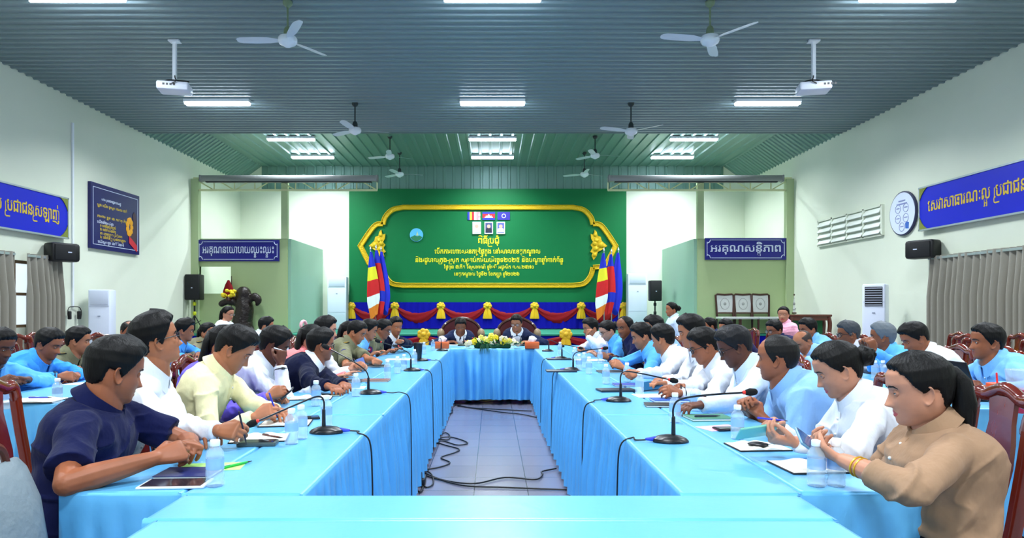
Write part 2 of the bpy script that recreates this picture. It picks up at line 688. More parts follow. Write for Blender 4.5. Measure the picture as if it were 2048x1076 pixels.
        for out in opts.get('poles', (.35, .7, 1.1, 1.8, 4)):
            pole = -zup + sd * sg * out - bf * opts.get('back', .25)
            pole = unit(pole - u * np.dot(pole, u))
            E = S + u * la * ca + pole * la * sa
            overtable = 0.4 < abs(E[0]) < 1.32 or abs(E[0]) > 2.4
            best = E
            if stand or not overtable or E[2] > .80:
                break
        E = best
        f = unit(tgt - E)
        wr = E + f * (lb - .075 * bs)
        hf2 = unit(opts['dir']) if 'dir' in opts else f
        n0 = opts.get('n')
        if n0 is None:
            n0 = (-zup if pose in ('rest', 'flat', 'spread') else unit(-sd * sg * .8 - zup * .6))
        n0 = np.array(n0, float)
        n0 = unit(n0 - hf2 * np.dot(n0, hf2))
        thm = np.cross(-n0, hf2) * (-sg)
        hz_ = (.93 if fem else 1.0) * size
        body.tube([S, S * .5 + E * .5, E], [.044 * bs, .042 * bs, .036 * bs], n=12)
        body.tube([E, E * .72 + wr * .28, E * .35 + wr * .65, wr], [x * bs for x in ((.030, .032, .028) if sleeve == 'long' else (.036, .041, .034))] + [(.027 * bs, .024 * bs)], n=12)
        hand(body, wr, hf2, n0, thm, pose, hz_)
        arms[key] = dict(S=S, E=E, wr=wr, tgt=tgt, f=hf2, n=n0, th=thm, hs=hz_)
        g = .013 + .008 * (fat - 1)
        rnd = random.Random(seed + sg)

        def path(A, B, n):
            return [A + (B - A) * i / (n - 1) for i in range(n)]
        if sleeve != 'none':
            ra = [(.058, .055, .054, .053, .053)[i] * bs * (.75 + .25 * fat) + (rnd.random() - .5) * .006 for i in range(5)]
            if sleeve == 'short':
                A = path(S, S + (E - S) * .78, 5)
                cloth.tube([S - sd * sg * .06] + A, [.05 * bs] + [x + .003 + .003 * i for i, x in enumerate(ra)], n=16, round_ends=False)
            else:
                cloth.tube([S - sd * sg * .06] + path(S, E, 5), [.05 * bs] + ra, n=16)
                end = {'long': wr - f * .005, 'rolled': E + (wr - E) * .55}[sleeve]
                nn = 7
                rb = [(.052 - (.016 if sleeve == 'long' else .006) * i / (nn - 1)) * bs + (rnd.random() - .5) * .006 for i in range(nn)]
                cloth.tube(path(E, end, nn), rb, n=16, round_ends=False)
                cd_ = unit(end - E)
                cloth.tube([end - cd_ * .05, end], [(.040 if sleeve == 'long' else .050) * bs] * 2, n=16, round_ends=False)
    # ---- skin
    vx = max(.0030, min(.010, Yd * .00105))
    me = remesh(body, vx, 2 if Yd > 4 else 3)
    n = len(me.polygons)
    ctr = np.empty(n * 3)
    me.polygons.foreach_get('center', ctr)
    lc = (ctr.reshape(-1, 3) - hc) @ HM / hs
    mi = np.zeros(n, int)
    hw_ = .0115 * (1 - (lc[:, 1] / .025) ** 2)
    lip = (lc[:, 0] > .06) & (np.abs(lc[:, 1]) < .024) & (np.abs(lc[:, 2] + .0675) < hw_)
    mi[lip] = 1
    put('body', me, [skin(sk, SKINS[sk]), M('lips_' + sk + sex, LIPS[sk] if not fem else tuple(int(x * s) for x, s in zip(LIPS[sk], (1.0, .84, .86))), rough=.4)], root, base)
    me.polygons.foreach_set('material_index', mi)
    # ---- clothes
    cm = shirt if not isinstance(shirt, tuple) else M('cloth_%d_%d_%d' % shirt, shirt, rough=.85, spec=.12, sheen=.06, bump=(17, .55, .016), stretch=(1, 1, .6))
    me = remesh(cloth, max(.0055, min(.012, Yd * .0016)), 11 if Yd < 4.6 else 5)
    nv = len(me.vertices)
    co = np.empty(nv * 3)
    no = np.empty(nv * 3)
    me.vertices.foreach_get('co', co)
    me.vertices.foreach_get('normal', no)
    co, no = co.reshape(-1, 3), no.reshape(-1, 3)
    k1, k2, k3 = (unit([math.sin(seed * x), math.cos(seed * x * 1.7), math.sin(seed * 2.3 * x + 1)]) for x in (1, 2, 3))
    wv = np.sin(co @ k1 * 48 + 2.2 * np.sin(co @ k2 * 19 + seed) + 1.4 * np.sin(co @ k3 * 33))
    wv2 = np.sin(co @ k2 * 80 + 2.6 * np.sin(co @ k3 * 23 + 1) + seed)
    amp = np.ones(nv) * .0036
    for ar in arms.values():            # deeper creases round the elbows and the shoulders' fronts
        amp += .0062 * np.exp(-(np.linalg.norm(co - ar['E'], axis=1) / .09) ** 2) + .0040 * np.exp(-(np.linalg.norm(co - (ar['S'] + bf * .05 - zup * .08), axis=1) / .09) ** 2)
    amp += .0045 * np.exp(-(np.linalg.norm(co - spine(.15), axis=1) / .2) ** 2)
    rg_ = (1 - np.abs(np.sin(co @ unit(k1 + .8 * k3) * 26 + 1.8 * np.sin(co @ k2 * 14 + seed) + .7 * np.sin(co @ k1 * 41)))) ** 3
    co = co + no * ((wv * .45 + wv2 * .25 + 1.5 * rg_ - .25) * amp)[:, None]
    me.vertices.foreach_set('co', co.ravel())
    jk = any(x in extras for x in ('jacket',))
    put('jacket' if jk else ('blouse' if fem else 'shirt'), me, [cm], root, base)
    # ---- collar
    if 'nocollar' not in extras:
        cb = MB()
        ax = unit(nd * .25 + tang(1) * .45 + bf * .22)
        fx = unit(bf - ax * np.dot(bf, ax))
        rn = nr * 1.10
        rows = []
        phis = np.linspace(R(9), R(351), 44)
        for h_, dr, fr_ in ((-.028, .006, 0), (.022, .001, 0), (.030, .006, 0), (.031, .011, 0), (.016, .016, .002), (-.016, .034, .018), (-.018, .030, .017), (.014, .014, .001), (.022, .008, 0)):
            row = []
            for ph in phis:
                fr = max(0, math.cos(ph)) ** 3
                rad = rn + dr + fr_ * fr * 1.2
                hh = h_ - (.030 * fr if h_ < .0 and fr_ else (.012 * fr if h_ >= 0 else 0)) + .006 * (1 - math.cos(ph)) / 2
                row.append(nb + ax * (hh + .003) + fx * math.cos(ph) * rad * 1.02 + sd * math.sin(ph) * rad - fx * .0)
            rows.append(row)
        cb.loft(np.transpose(np.array(rows), (1, 0, 2)), cap=True)
        cc = M('cloth_240_242_246', (240, 242, 246), rough=.85, spec=.12) if 'whitecollar' in extras or jk else cm
        cb.build('collar', cc, root)
    # ---- hair
    if hair != 'none':
        hb = MB()
        hair_mesh(hb, q, G, a, T, hs, seed)
        hb.build('hair', M('hair_%d_%d_%d' % hcol, hcol, rough=.5, spec=.22, bump=(160, .6, .004), stretch=(1, 1, .12)), root, angle=0)
    # ---- eyes and brows
    if Yd < 12:
        et, eb = q.get('lid', (14 if pitch < 12 else -6)), -26
        ne = 22 if Yd < 4.5 else 10
        for s in (1, -1):
            el = MB()
            cpos = V(.066, s * .031, .0005)
            v, fcs, ms = [], [], []
            na2, nb2 = ne * 2, ne
            for i in range(nb2 + 1):
                e = -math.pi / 2 + math.pi * i / nb2
                for j in range(na2):
                    t = 2 * math.pi * j / na2
                    az = math.degrees((t + math.pi) % (2 * math.pi) - math.pi)
                    ed = math.degrees(e)
                    k = max(0, 1 - (az / 52) ** 2)
                    opn = (az > -52 and az < 52 and eb * k < ed < et * k)
                    rr_ = .0122 if opn else .0131
                    v.append(cpos + V(math.cos(e) * math.cos(t), math.cos(e) * math.sin(t), math.sin(e)) * rr_)
            for i in range(nb2):
                for j in range(na2):
                    fcs.append((i * na2 + j, i * na2 + (j + 1) % na2, (i + 1) * na2 + (j + 1) % na2, (i + 1) * na2 + j))
                    e = math.degrees(-math.pi / 2 + math.pi * (i + .5) / nb2)
                    az = (360 * (j + .5) / na2 + 180) % 360 - 180
                    k = max(0, 1 - (az / 52) ** 2)
                    gz = -8 if pitch > 12 else 0
                    if abs(az) < 52 and eb * k < e < et * k:
                        ms.append(1 if math.hypot(az, e - gz) < 24 else 0)
                    elif abs(az) < 56 and et * k <= e < et * k + 11:
                        ms.append(2)
                    else:
                        ms.append(3)
            b0 = el.n
            el.v.append(T(np.array(v) * hs))
            el.n += len(v)
            for fc, m_ in zip(fcs, ms):
                el.f.append([x + b0 for x in fc])
                el.mi.append(m_)
            el.build('eye', [M('eye_white', (225, 222, 218), rough=.3), M('iris', (22, 14, 10), rough=.15), M('lashes', (18, 14, 14), rough=.7), skin(sk, SKINS[sk])], root, angle=0)
        if Yd < 8.5:
            for s in (1, -1):
                br = MB()
                pts = []
                for yy, zz, in ((.013, .0165), (.022, .0205), (.032, .0225), (.042, .0205), (.050, .0145)):
                    i = np.argmin(np.abs(G[:, 0, 2] - zz))
                    j = np.argmin(np.where(np.cos(a) > 0, np.abs(G[i, :, 1] - s * yy), 9))
                    pts.append(G[i, j] + V(.0005, 0, 0))
                br.tube(T(np.array(pts) * hs), [(.0016, .0026), (.002, .0038), (.002, .0036), (.0018, .0028), (.001, .0012)], n=6)
                br.build('eyebrow', M('hair_10_10_12', (10, 10, 12), rough=.5, spec=.3), root)
    if glasses:
        gm = MB()
        for s in (1, -1):
            c = V(.093, s * .033, -.002)
            t = np.linspace(0, 2 * math.pi, 22)
            ring = [c + V(-.006 * abs(math.cos(x)) ** 2 * (1 if math.cos(x) * s > 0 else 0) * 1.6, .0255 * np.sign(math.cos(x)) * abs(math.cos(x)) ** .6, .0175 * np.sign(math.sin(x)) * abs(math.sin(x)) ** .7) for x in t]
            gm.tube(T(np.array(ring) * hs), .0017 if glasses == 'thin' else .0026, n=6)
            gm.tube(T(np.array([c + V(-.008, s * .0255, .005), V(.07, s * .075, .006), V(-.002, s * .080, .004), V(-.022, s * .078, -.012)]) * hs), .0017 if glasses == 'thin' else .0024, n=6)
        gm.tube(T(np.array([(.093, .009, .002), (.097, 0, .004), (.093, -.009, .002)]) * hs), .002, n=6)
        go = gm.build('glasses', M('glasses_frame', (14, 14, 18), rough=.3), root)
        for s in (1, -1):
            lens = MB()
            c = V(.0925, s * .033, -.002)
            t = np.linspace(0, 2 * math.pi, 16, endpoint=False)
            r0 = np.array([c + V(-.003 * abs(math.cos(x)), .0245 * np.sign(math.cos(x)) * abs(math.cos(x)) ** .6, .0165 * np.sign(math.sin(x)) * abs(math.sin(x)) ** .7) for x in t])
            lens.loft(np.array([T(r0 * hs), T((r0 + V(.0012, 0, 0)) * hs)]))
            go2 = lens.build('lens', M('lens_clear', (235, 240, 245), rough=.03, alpha=.08, spec=.4), root)
            go2.parent = go
    # ---- legs
    tr = MB()
    ts = pel + zup * .0
    fl = 0 if not stand else base[2]
    for sg in (1, -1):
        hip = pel + sd * sg * .085 * bs
        if stand:
            tr.tube([hip + zup * .02, hip * 1 - zup * pel[2] * .48, V(hip[0], hip[1], .07)], [.095 * bs, .068 * bs, .055 * bs], n=14)
        else:
            kn = hip + bf * .42 * bs + sd * sg * .03
            kn[2] = .50
            tr.tube([hip - zup * .01, (hip + kn) / 2, kn, kn - zup * .18 + bf * .01, V(kn[0], kn[1], .10)], [.088 * bs, .08 * bs, .066 * bs, .058 * bs, .052 * bs], n=14)
    tr.sphere(pel, .155 * bs, 8, s=(1, 1, .62))
    torso(tr, .002, -.24, .2)
    tr.build('trousers', M('trouser_cloth', (16, 18, 30), rough=.85, spec=.15), root)
    for sg in (1, -1):
        sh = MB()
        fx_ = (pel + sd * sg * (.085 if stand else .115) * bs + (0 if stand else bf * .42 * bs))
        sh.sphere((fx_[0] + bf[0] * .06, fx_[1] + bf[1] * .06, .045), .045, 8, s=(2.7, 1, 1), rot=Matrix.Rotation(R(yaw), 3, 'Z'))
        sh.build('shoe', M('shoe_leather', (14, 12, 12), rough=.35), root)
    # ---- extras
    if near and any(x in extras for x in ('placket', 'buttons')):
        pl = MB()
        rowsL, rowsR = [], []
        ts_ = np.linspace(.12, .955, 16)
        rows = []
        for s in (-.085, -.08, .08, .085):
            rows.append([surf(t, s, .010 if abs(s) < .083 else .006) for t in ts_])
        pl.loft(rows, cap=False, closed=False)
        for t in np.linspace(.2, .9, 6):
            c = surf(t, 0, .012)
            fw = np.cross(sd, tang(t))
            pl.sphere(c, .0055, 5, m=1, s=(1, 1, 1))
        pl.build('placket', [cm, M('button', (225, 225, 220), rough=.3)], root)
    if 'jacket' in extras:
        sf = MB()
        rows = []
        for t in np.linspace(.5, .98, 8):
            hw = .50 * (t - .45) / .5 * .9
            rows.append([surf(t, s * hw, .011) for s in np.linspace(-1, 1, 7)])
        sf.loft(rows, cap=False, closed=False)
        sf.build('dress_shirt', M('cloth_240_242_246', (240, 242, 246), rough=.85, spec=.12), root)
        for s in (1, -1):
            lp = MB()
            rows = []
            for t in np.linspace(.46, .98, 8):
                hw = .50 * (t - .45) / .5 * .9
                wl = .26 * math.sin(math.pi * min(1, (t - .44) / .6)) + .05
                rows.append([surf(t, s * (hw - .02), .014), surf(t, s * (hw + wl * .5), .019), surf(t, s * (hw + wl), .013)])
            lp.loft(rows, cap=False, closed=False)
            lp.build('lapel', cm, root)
    if 'officer' in extras:
        for key, sg in (('L', 1), ('R', -1)):
            pc = MB()
            ar = arms[key]
            out = unit(sd * sg + V(0, 0, .25))
            c = ar['S'] + (ar['E'] - ar['S']) * .30 + out * .066 * bs
            x_ = unit(np.cross(zup, out))
            u_ = np.cross(out, x_)
            n_ = 14
            for k_, (rad, hh) in enumerate(((.036, 0), (.026, .004), (.012, .007))):
                pc.prism([(rad * math.cos(t), rad * 1.1 * math.sin(t)) for t in np.linspace(0, 2 * math.pi, n_, endpoint=False)], c + out * (hh - .006), x_, u_, .006, m=k_)
            pc.build('sleeve_patch', [M('patch_blue', (40, 40, 140), rough=.7), M('patch_red', (205, 30, 60), rough=.7), M('patch_white', (235, 235, 240), rough=.7)], root)
        for sg in (1, -1):
            ep = MB()
            A = spine(.955) + sd * sg * .075 * bs + zup * .022
            B = arms['L' if sg > 0 else 'R']['S'] + sd * sg * .01 + zup * .062 * bs
            dv = unit(B - A)
            sx = unit(np.cross(dv, zup))
            uu = np.cross(sx, dv)
            rot = Matrix((sx, dv, uu)).transposed()
            ep.rbox((A + B) / 2, (.046, np.linalg.norm(B - A), .008), .003, 0, rot)
            for k_ in (-.3, 0, .3):
                ep.rbox((A + B) / 2 + dv * k_ * np.linalg.norm(B - A) * .8 + uu * .004, (.030, .012, .006), .002, 1, rot)
            ep.build('epaulette', [M('epaulette', (38, 34, 24), rough=.7), M('gold_braid', (225, 180, 30), rough=.4, metal=.4)], root)
    if 'lanyard' in extras:
        ly = MB()
        for s in (1, -1):
            ly.tube([nb + sd * s * .07 - bf * .03 + zup * .03, surf(.93, s * .42, .012), surf(.75, s * .22, .014), surf(.5, s * .04, .016)], [(.009, .002)] * 4, n=6)
        ly.rbox(surf(.42, 0, .02), (.012, .06, .085), .003, 1, Matrix.Rotation(R(yaw), 3, 'Z'))
        ly.build('lanyard', [M('lanyard_ribbon', (50, 60, 150), rough=.6), M('badge_card', (235, 238, 245), rough=.3)], root)
    return root, arms

# ================================================================ writing
_GL = {}
COENG = '\u17d2'
PRE = {'\u17c1': '\u17c1', '\u17c2': '\u17c2', '\u17c3': '\u17c3', '\u17c4': '\u17c1', '\u17c5': '\u17c1', '\u17be': '\u17c1'}
POST = {'\u17c4': '\u17b6', '\u17c5': '\u17b6\u17cb', '\u17be': '\u17b8'}


def glyph(ch, bold):
    k = (ch, bold)
    if k not in _GL:
        c = bpy.data.curves.new('t', type='FONT')
        c.body = ch
        c.size = 1
        c.extrude = .02
        c.offset = bold
        c.resolution_u = 3
        o = bpy.data.objects.new('t', c)
        COL.objects.link(o)
        me = bpy.data.meshes.new_from_object(o.evaluated_get(bpy.context.evaluated_depsgraph_get()))
        v = np.array([x.co[:] for x in me.vertices]).reshape(-1, 3)
        f = [tuple(p.vertices) for p in me.polygons]
        bpy.data.objects.remove(o)
        bpy.data.curves.remove(c)
        _GL[k] = (v, f, (v[:, 0].max() if len(v) else .25), (v[:, 0].min() if len(v) else 0))
    return _GL[k]


def khmer(text, bold=.012):
    """Lay out a Khmer line: vowels before their consonant, stacked consonants below. Returns glyph list and width."""
    out, x, i = [], 0.0, 0
    while i < len(text):
        ch = text[i]
        if ch == ' ':
            x += .3
            i += 1
            continue
        base, subs, pre, marks = ch, [], '', ''
        i += 1
        while i < len(text):
            c = text[i]
            if c == COENG and i + 1 < len(text):
                subs.append(text[i + 1])
                i += 2
            elif c in PRE:
                pre = PRE[c]
                marks += POST.get(c, '')
                i += 1
            elif '\u17b6' <= c <= '\u17d1':
                marks += c
                i += 1
            else:
                break
        if pre:
            g = glyph(pre, bold)
            out.append((pre, x, 0, 1))
            x += g[2] + .03
        if '\u179a' in subs:
            out.append(('RO', x, 0, 1))
            x += .14
        g = glyph(base + marks, bold)
        out.append((base + marks, x, 0, 1))
        bw = glyph(base, bold)[2]
        for k, sb in enumerate([q for q in subs if q != '\u179a']):
            sg = glyph(sb, bold)
            out.append((sb, x + max(0, (bw - sg[2] * .62) / 2), -.40 - .3 * k, .62))
        x += g[2] + .05
    return out, x


def writing(mb, text, o, ax, ay, size, m=0, align='c', bold=.012, width=None, mono=False):
    """Raised lettering on the plane through o with axes ax, ay; size is the letter height unit."""
    ax, ay = unit(ax), unit(ay)
    nn = np.cross(ax, ay)
    gl, wd = khmer(text, bold) if not mono else ([(text, 0, 0, 1)], glyph(text, bold)[2])
    sx = size if width is None else width / wd
    x0 = -wd / 2 if align == 'c' else 0
    o = np.array(tuple(o), float)
    for ch, x, y, s in gl:
        if ch == 'RO':
            h = MB()
            h.tube([(.12, .62 * 0 - .02, 0), (.03, -.03, 0), (.0, -.12, 0), (.01, -.26, 0), (.10, -.31, 0), (.45, -.30, 0)], .032 + bold, n=5)
            h.tube([(.05, -.05, 0), (.05, .45, 0)], .028 + bold, n=5)
            v, f = np.concatenate(h.v), h.f
            v = v * V(1, 1, .5)
        else:
            v, f = glyph(ch, bold)[:2]
        u = (v[:, 0:1] * s + x + x0) * sx
        vv = (v[:, 1:2] * s + y) * size
        mb.add(o + u * ax + vv * ay + v[:, 2:3] * size * .6 * nn, f, m)


# ================================================================ the setting
XW, YB, ZC, ZF = 8.2, 22.2, 5.4, 5.9
YE = 16.0
wallm = M('wall_paint', (224, 230, 212), rough=.75, spec=.2, noise=(.6, (219, 226, 208)))
partm = M('partition_paint', (180, 199, 148), rough=.7, spec=.2)
partside = M('partition_glossy_paint', (160, 200, 178), rough=.45, spec=.35)
ceilm = M('painted_steel_sheet', (126, 145, 147), rough=.34, spec=.55, metal=.15)
ceil2m = M('painted_steel_sheet_green', (112, 148, 138), rough=.38, spec=.5, metal=.1)
cream = M('cream_enamel', (214, 218, 170), rough=.5)

fm = bpy.data.materials.new('floor_tiles')
fm.use_nodes = True
nt = fm.node_tree
bs_ = nt.nodes['Principled BSDF']
bs_.inputs['Roughness'].default_value = .22
bs_.inputs['Specular IOR Level'].default_value = .5
tc = nt.nodes.new('ShaderNodeTexCoord')
mp = nt.nodes.new('ShaderNodeMapping')
mp.inputs['Location'].default_value = (.13, .1, 0)
nt.links.new(tc.outputs['Object'], mp.inputs[0])
bt = nt.nodes.new('ShaderNodeTexBrick')
bt.offset = 0
bt.inputs['Scale'].default_value = 1
bt.inputs['Brick Width'].default_value = .38
bt.inputs['Row Height'].default_value = .38
bt.inputs['Mortar Size'].default_value = .0035
bt.inputs['Color1'].default_value = rgba((116, 116, 134))
bt.inputs['Color2'].default_value = rgba((110, 110, 128))
bt.inputs['Mortar'].default_value = rgba((62, 62, 74))
nt.links.new(mp.outputs[0], bt.inputs['Vector'])
nt.links.new(bt.outputs['Color'], bs_.inputs['Base Color'])

b = MB()
b.box((0, 8.1, -.05), (2 * XW, 2 * (YB - 8.1), .1))
struct('floor', b, fm)
# side walls with their curtained windows
WY0, WY1, WZ0, WZ1 = 9.6, 12.5, .95, 2.12
for nm, s in (('wall_left', -1), ('wall_right', 1)):
    b = MB()
    x = s * (XW + .075)
    b.box((x, (WY0 - 6) / 2, 2.8), (.15, WY0 + 6, 5.6))
    b.box((x, (WY1 + YB) / 2, 2.8), (.15, YB - WY1, 5.6))
    b.box((x, (WY0 + WY1) / 2, WZ0 / 2), (.15, WY1 - WY0, WZ0))
    b.box((x, (WY0 + WY1) / 2, (WZ1 + 5.6) / 2), (.15, WY1 - WY0, 5.6 - WZ1))
    struct(nm, b, wallm, smooth=False)
    fr = MB()
    n = 4
    for k in range(n + 1):
        fr.box((x, WY0 + (WY1 - WY0) * k / n, (WZ0 + WZ1) / 2), (.06, .05, WZ1 - WZ0))
    for z in (WZ0 + .025, (WZ0 + WZ1) / 2, WZ1 - .025):
        fr.box((x, (WY0 + WY1) / 2, z), (.05, WY1 - WY0, .05))
    wo = struct('window_1' if s < 0 else 'window_2', fr, M('window_frame_paint', (120, 96, 70), rough=.5), smooth=False, loc=(x, WY0, WZ0))
    gp = MB()
    gp.box((x, (WY0 + WY1) / 2, (WZ0 + WZ1) / 2), (.006, WY1 - WY0 - .02, WZ1 - WZ0 - .02))
    gp.build('pane', M('window_glass', (235, 245, 250), rough=.02, alpha=.25, spec=.5), wo)
b = MB()
b.box((0, YB + .075, 3), (2 * XW + .3, .15, 6.2))
struct('wall_back', b, wallm, smooth=False)
b = MB()
b.box((0, -6.075, 3), (2 * XW + .3, .15, 6.2))
struct('wall_rear', b, wallm, smooth=False)


def ribbed(mb, o, along, across, length, width, period=.2, h=.028, nrm=(0, 0, -1)):
    """Profiled steel sheet: ribs run along, repeat across, stand out towards nrm."""
    o, along, across, nrm = V(*o), V(*along), V(*across), V(*nrm)
    prof = []
    k = int(width / period)
    for i in range(k):
        x0 = i * period
        prof += [(x0, 0), (x0 + period * .62, 0), (x0 + period * .70, h), (x0 + period * .90, h), (x0 + period * .98, 0)]
    prof.append((width, 0))
    A = [o + across * u + nrm * v for u, v in prof]
    mb.loft([A, [p + along * length for p in A]], cap=False, closed=False)


b = MB()
ribbed(b, (-XW, -6, ZC), (1, 0, 0), (0, 1, 0), 2 * XW, YE + 6, period=.19)
b.box((0, 5, ZC + .3), (2 * XW + .3, 22, .04))
b.box((0, YE + .01, ZC + .12), (2 * XW, .03, .28))
struct('ceiling', b, ceilm, smooth=False)
b = MB()
XS = 7.5
ribbed(b, (-XS, YE, ZF), (0, 1, 0), (1, 0, 0), YB - YE, 2 * XS, period=.3, h=.035)
for s in (-1, 1):
    sl = unit((s * (XW - XS), 0, -.5))
    ribbed(b, (s * XS, YE, ZF), tuple(sl), (0, 1, 0), math.hypot(XW - XS, .5) + .05, YB - YE, period=.2, nrm=(-s * .58, 0, -.81))
ribbed(b, (-XS, YB - .02, 5.13), (0, 0, 1), (1, 0, 0), ZF - 5.13, 2 * XS, period=.3, h=.03, nrm=(0, -1, 0))
b.box((0, (YE + YB) / 2, ZF + .3), (2 * XW + .3, YB - YE + .4, .04))
b.box((0, YB - .03, 5.13), (2 * XS, .05, .03))
struct('ceiling_raised', b, ceil2m, smooth=False)

# partitions beside the stage
for nm, s in (('wall_partition_left', -1), ('wall_partition_right', 1)):
    b = MB()
    YP, ZP, XP = 18.7, 3.18, 5.6
    if s < 0:
        hx0, hx1, hz0, hz1 = -8.0, -7.15, 1.68, 2.42
        b.box(((-XW + hx0) / 2, YP, (ZP + .6) / 2), (XW + hx0, .1, ZP - .6))
        b.box(((hx1 - XP) / 2, YP, (ZP + .6) / 2), (-XP - hx1, .1, ZP - .6))
        b.box(((hx0 + hx1) / 2, YP, (hz0 + .6) / 2), (hx1 - hx0, .1, hz0 - .6))
        b.box(((hx0 + hx1) / 2, YP, (hz1 + ZP) / 2), (hx1 - hx0, .1, ZP - hz1))
    else:
        b.box((s * (XW + XP) / 2, YP, (ZP + .6) / 2), (XW - XP, .1, ZP - .6))
    b.box((s * (XP - .04), (YP + YB) / 2, (ZP + .6) / 2), (.08, YB - YP, ZP - .6), m=1)
    struct(nm, b, [partm, partside], smooth=False)
    b = MB()
    b.box((s * (XW - .1), YP - .06, 2.7), (.2, .18, 4.2))
    b.box((s * 5.68, YP - .02, 3.95), (.17, .14, 1.55))
    struct('column_left' if s < 0 else 'column_right', b, M('post_paint', (178, 196, 150), rough=.6), smooth=False)
# stage
b = MB()
b.box((0, (18.0 + YB) / 2, .28), (2 * XW, YB - 18.0, .56))
st = struct('floor_stage', b, M('stage_blue_cloth', (10, 14, 150), rough=.8, spec=.1), smooth=False)
b = MB()
b.box((0, (17.97 + YB) / 2, .575), (2 * XW, YB - 17.97, .04))
b.build('carpet', M('stage_green_carpet', (34, 128, 104), rough=.8), st, smooth=False)

# conduit on the poster side
t = thing('cable_conduit', 'thin white cable conduit running down the wall beside the blue poster', 'conduit', (-8.17, 13.3, 1.2))
b = MB()
b.box((-8.18, 13.3, 3.1), (.03, .045, 3.6))
b.build('pipe', M('white_plastic', (232, 238, 244), rough=.4), t)
b = MB()
b.tube(bez([(-8.16, 13.3, 1.32), (-8.14, 13.12, 1.30), (-8.13, 13.06, 1.2), (-8.13, 13.08, 1.08)]), .008, n=6)
b.tube(bez([(-8.16, 13.3, 1.32), (-8.14, 13.45, 1.30), (-8.13, 13.5, 1.2), (-8.13, 13.48, 1.08)]), .008, n=6)
b.build('wire', M('black_rubber', (12, 12, 14), rough=.5), t)
for y in (13.12, 13.42):
    b = MB()
    b.rbox((-8.13, y, 1.15), (.05, .07, .16), .015)
    b.build('plug', M('black_rubber', (12, 12, 14), rough=.5), t)

# ================================================================ lamps
tubem = M('lamp_tube_lit', (255, 255, 255), emit=((220, 236, 255), 20.0))
whitem = M('white_enamel', (236, 240, 244), rough=.35)
ROWS = [(-4.2, ZC, 5.4), (.2, ZC, 5.4), (4.6, ZC, 5.4), (8.84, ZC, 5.4), (13.4, ZC, 5.4), (18.3, ZF, 5.4), (20.5, ZF, 5.4)]
rown = ['behind the camera', 'over the camera', 'over the near tables', 'at the top edge of the picture', 'by the hanging projectors', 'under the raised ceiling edge', 'close to the back wall']
for r_, (y, z, xs) in enumerate(ROWS):
    for x, side in ((-xs, 'poster side'), (0, 'middle column'), (xs, 'round sign side')):
        t = thing('ceiling_light', 'lit twin tube ceiling light %s, %s' % (rown[r_], side), 'ceiling light', (x, y, z), 'tube lights on the steel ceiling')
        b = MB()
        b.box((x, y, z - .05), (1.28, .16, .06))
        b.build('housing', whitem, t, smooth=False)
        for dy in (-.045, .045):
            b = MB()
            b.tube([(x - .61, y + dy, z - .105), (x + .61, y + dy, z - .105)], .022, n=10)
            b.build('tube', tubem, t)
        lm = bpy.data.lights.new('lamp', 'AREA')
        lm.shape = 'RECTANGLE'
        lm.size, lm.size_y = 1.22, .16
        lm.energy = LAMP_W
        lm.color = LAMP_COL
        lm.spread = R(145)
        lo = bpy.data.objects.new('lamp_glow', lm)
        COL.objects.link(lo)
        lo.parent = t
        lo.location = (0, 0, -.14)

# ================================================================ ceiling fans
blm = M('fan_white', (206, 216, 222), rough=.35)


def fan(label, X, Y, zc, zh, rot0, rodm):
    t = thing('ceiling_fan', label, 'ceiling fan', (X, Y, zc), 'three blade ceiling fans')
    b = MB()
    b.lathe([(.02, 0), (.065, -.01), (.06, -.05), (.02, -.09)], (X, Y, zc), 16)
    b.build('canopy', rodm, t)
    b = MB()
    b.tube([(X, Y, zc - .05), (X, Y, zh + .05)], .014, n=8)
    b.lathe([(.03, .2), (.05, .16), (.055, .09), (.05, .06)], (X, Y, zh), 14)
    b.build('rod', rodm, t)
    b = MB()
    b.lathe([(.03, .075), (.11, .07), (.125, .045), (.125, .0), (.105, -.03), (.06, -.05), (.03, -.07), (.005, -.075)], (X, Y, zh), 24)
    b.build('motor', M('fan_motor_white', (228, 236, 242), rough=.25), t)
    for k in range(3):
        a = R(rot0 + 120 * k)
        d, s = V(math.cos(a), math.sin(a), 0), V(-math.sin(a), math.cos(a), 0)
        rings = []
        for u, wd, lift in ((.10, .035, .0), (.18, .05, .005), (.26, .068, .008), (.45, .072, .01), (.62, .066, .012), (.67, .05, .012), (.69, .02, .012)):
            c = V(X, Y, zh + .02 + lift) + d * u
            tilt = .22
            w1 = s * wd * math.cos(tilt) + V(0, 0, 1) * wd * math.sin(tilt)
            n1 = np.cross(d, w1 / wd)
            rings.append([c + w1, c + w1 * .5 + n1 * .008, c - w1 * .5 + n1 * .008, c - w1, c - w1 * .5 + n1 * .003, c + w1 * .5 + n1 * .003])
        b = MB()
        b.loft(rings)
        b.build('blade', blm, t)


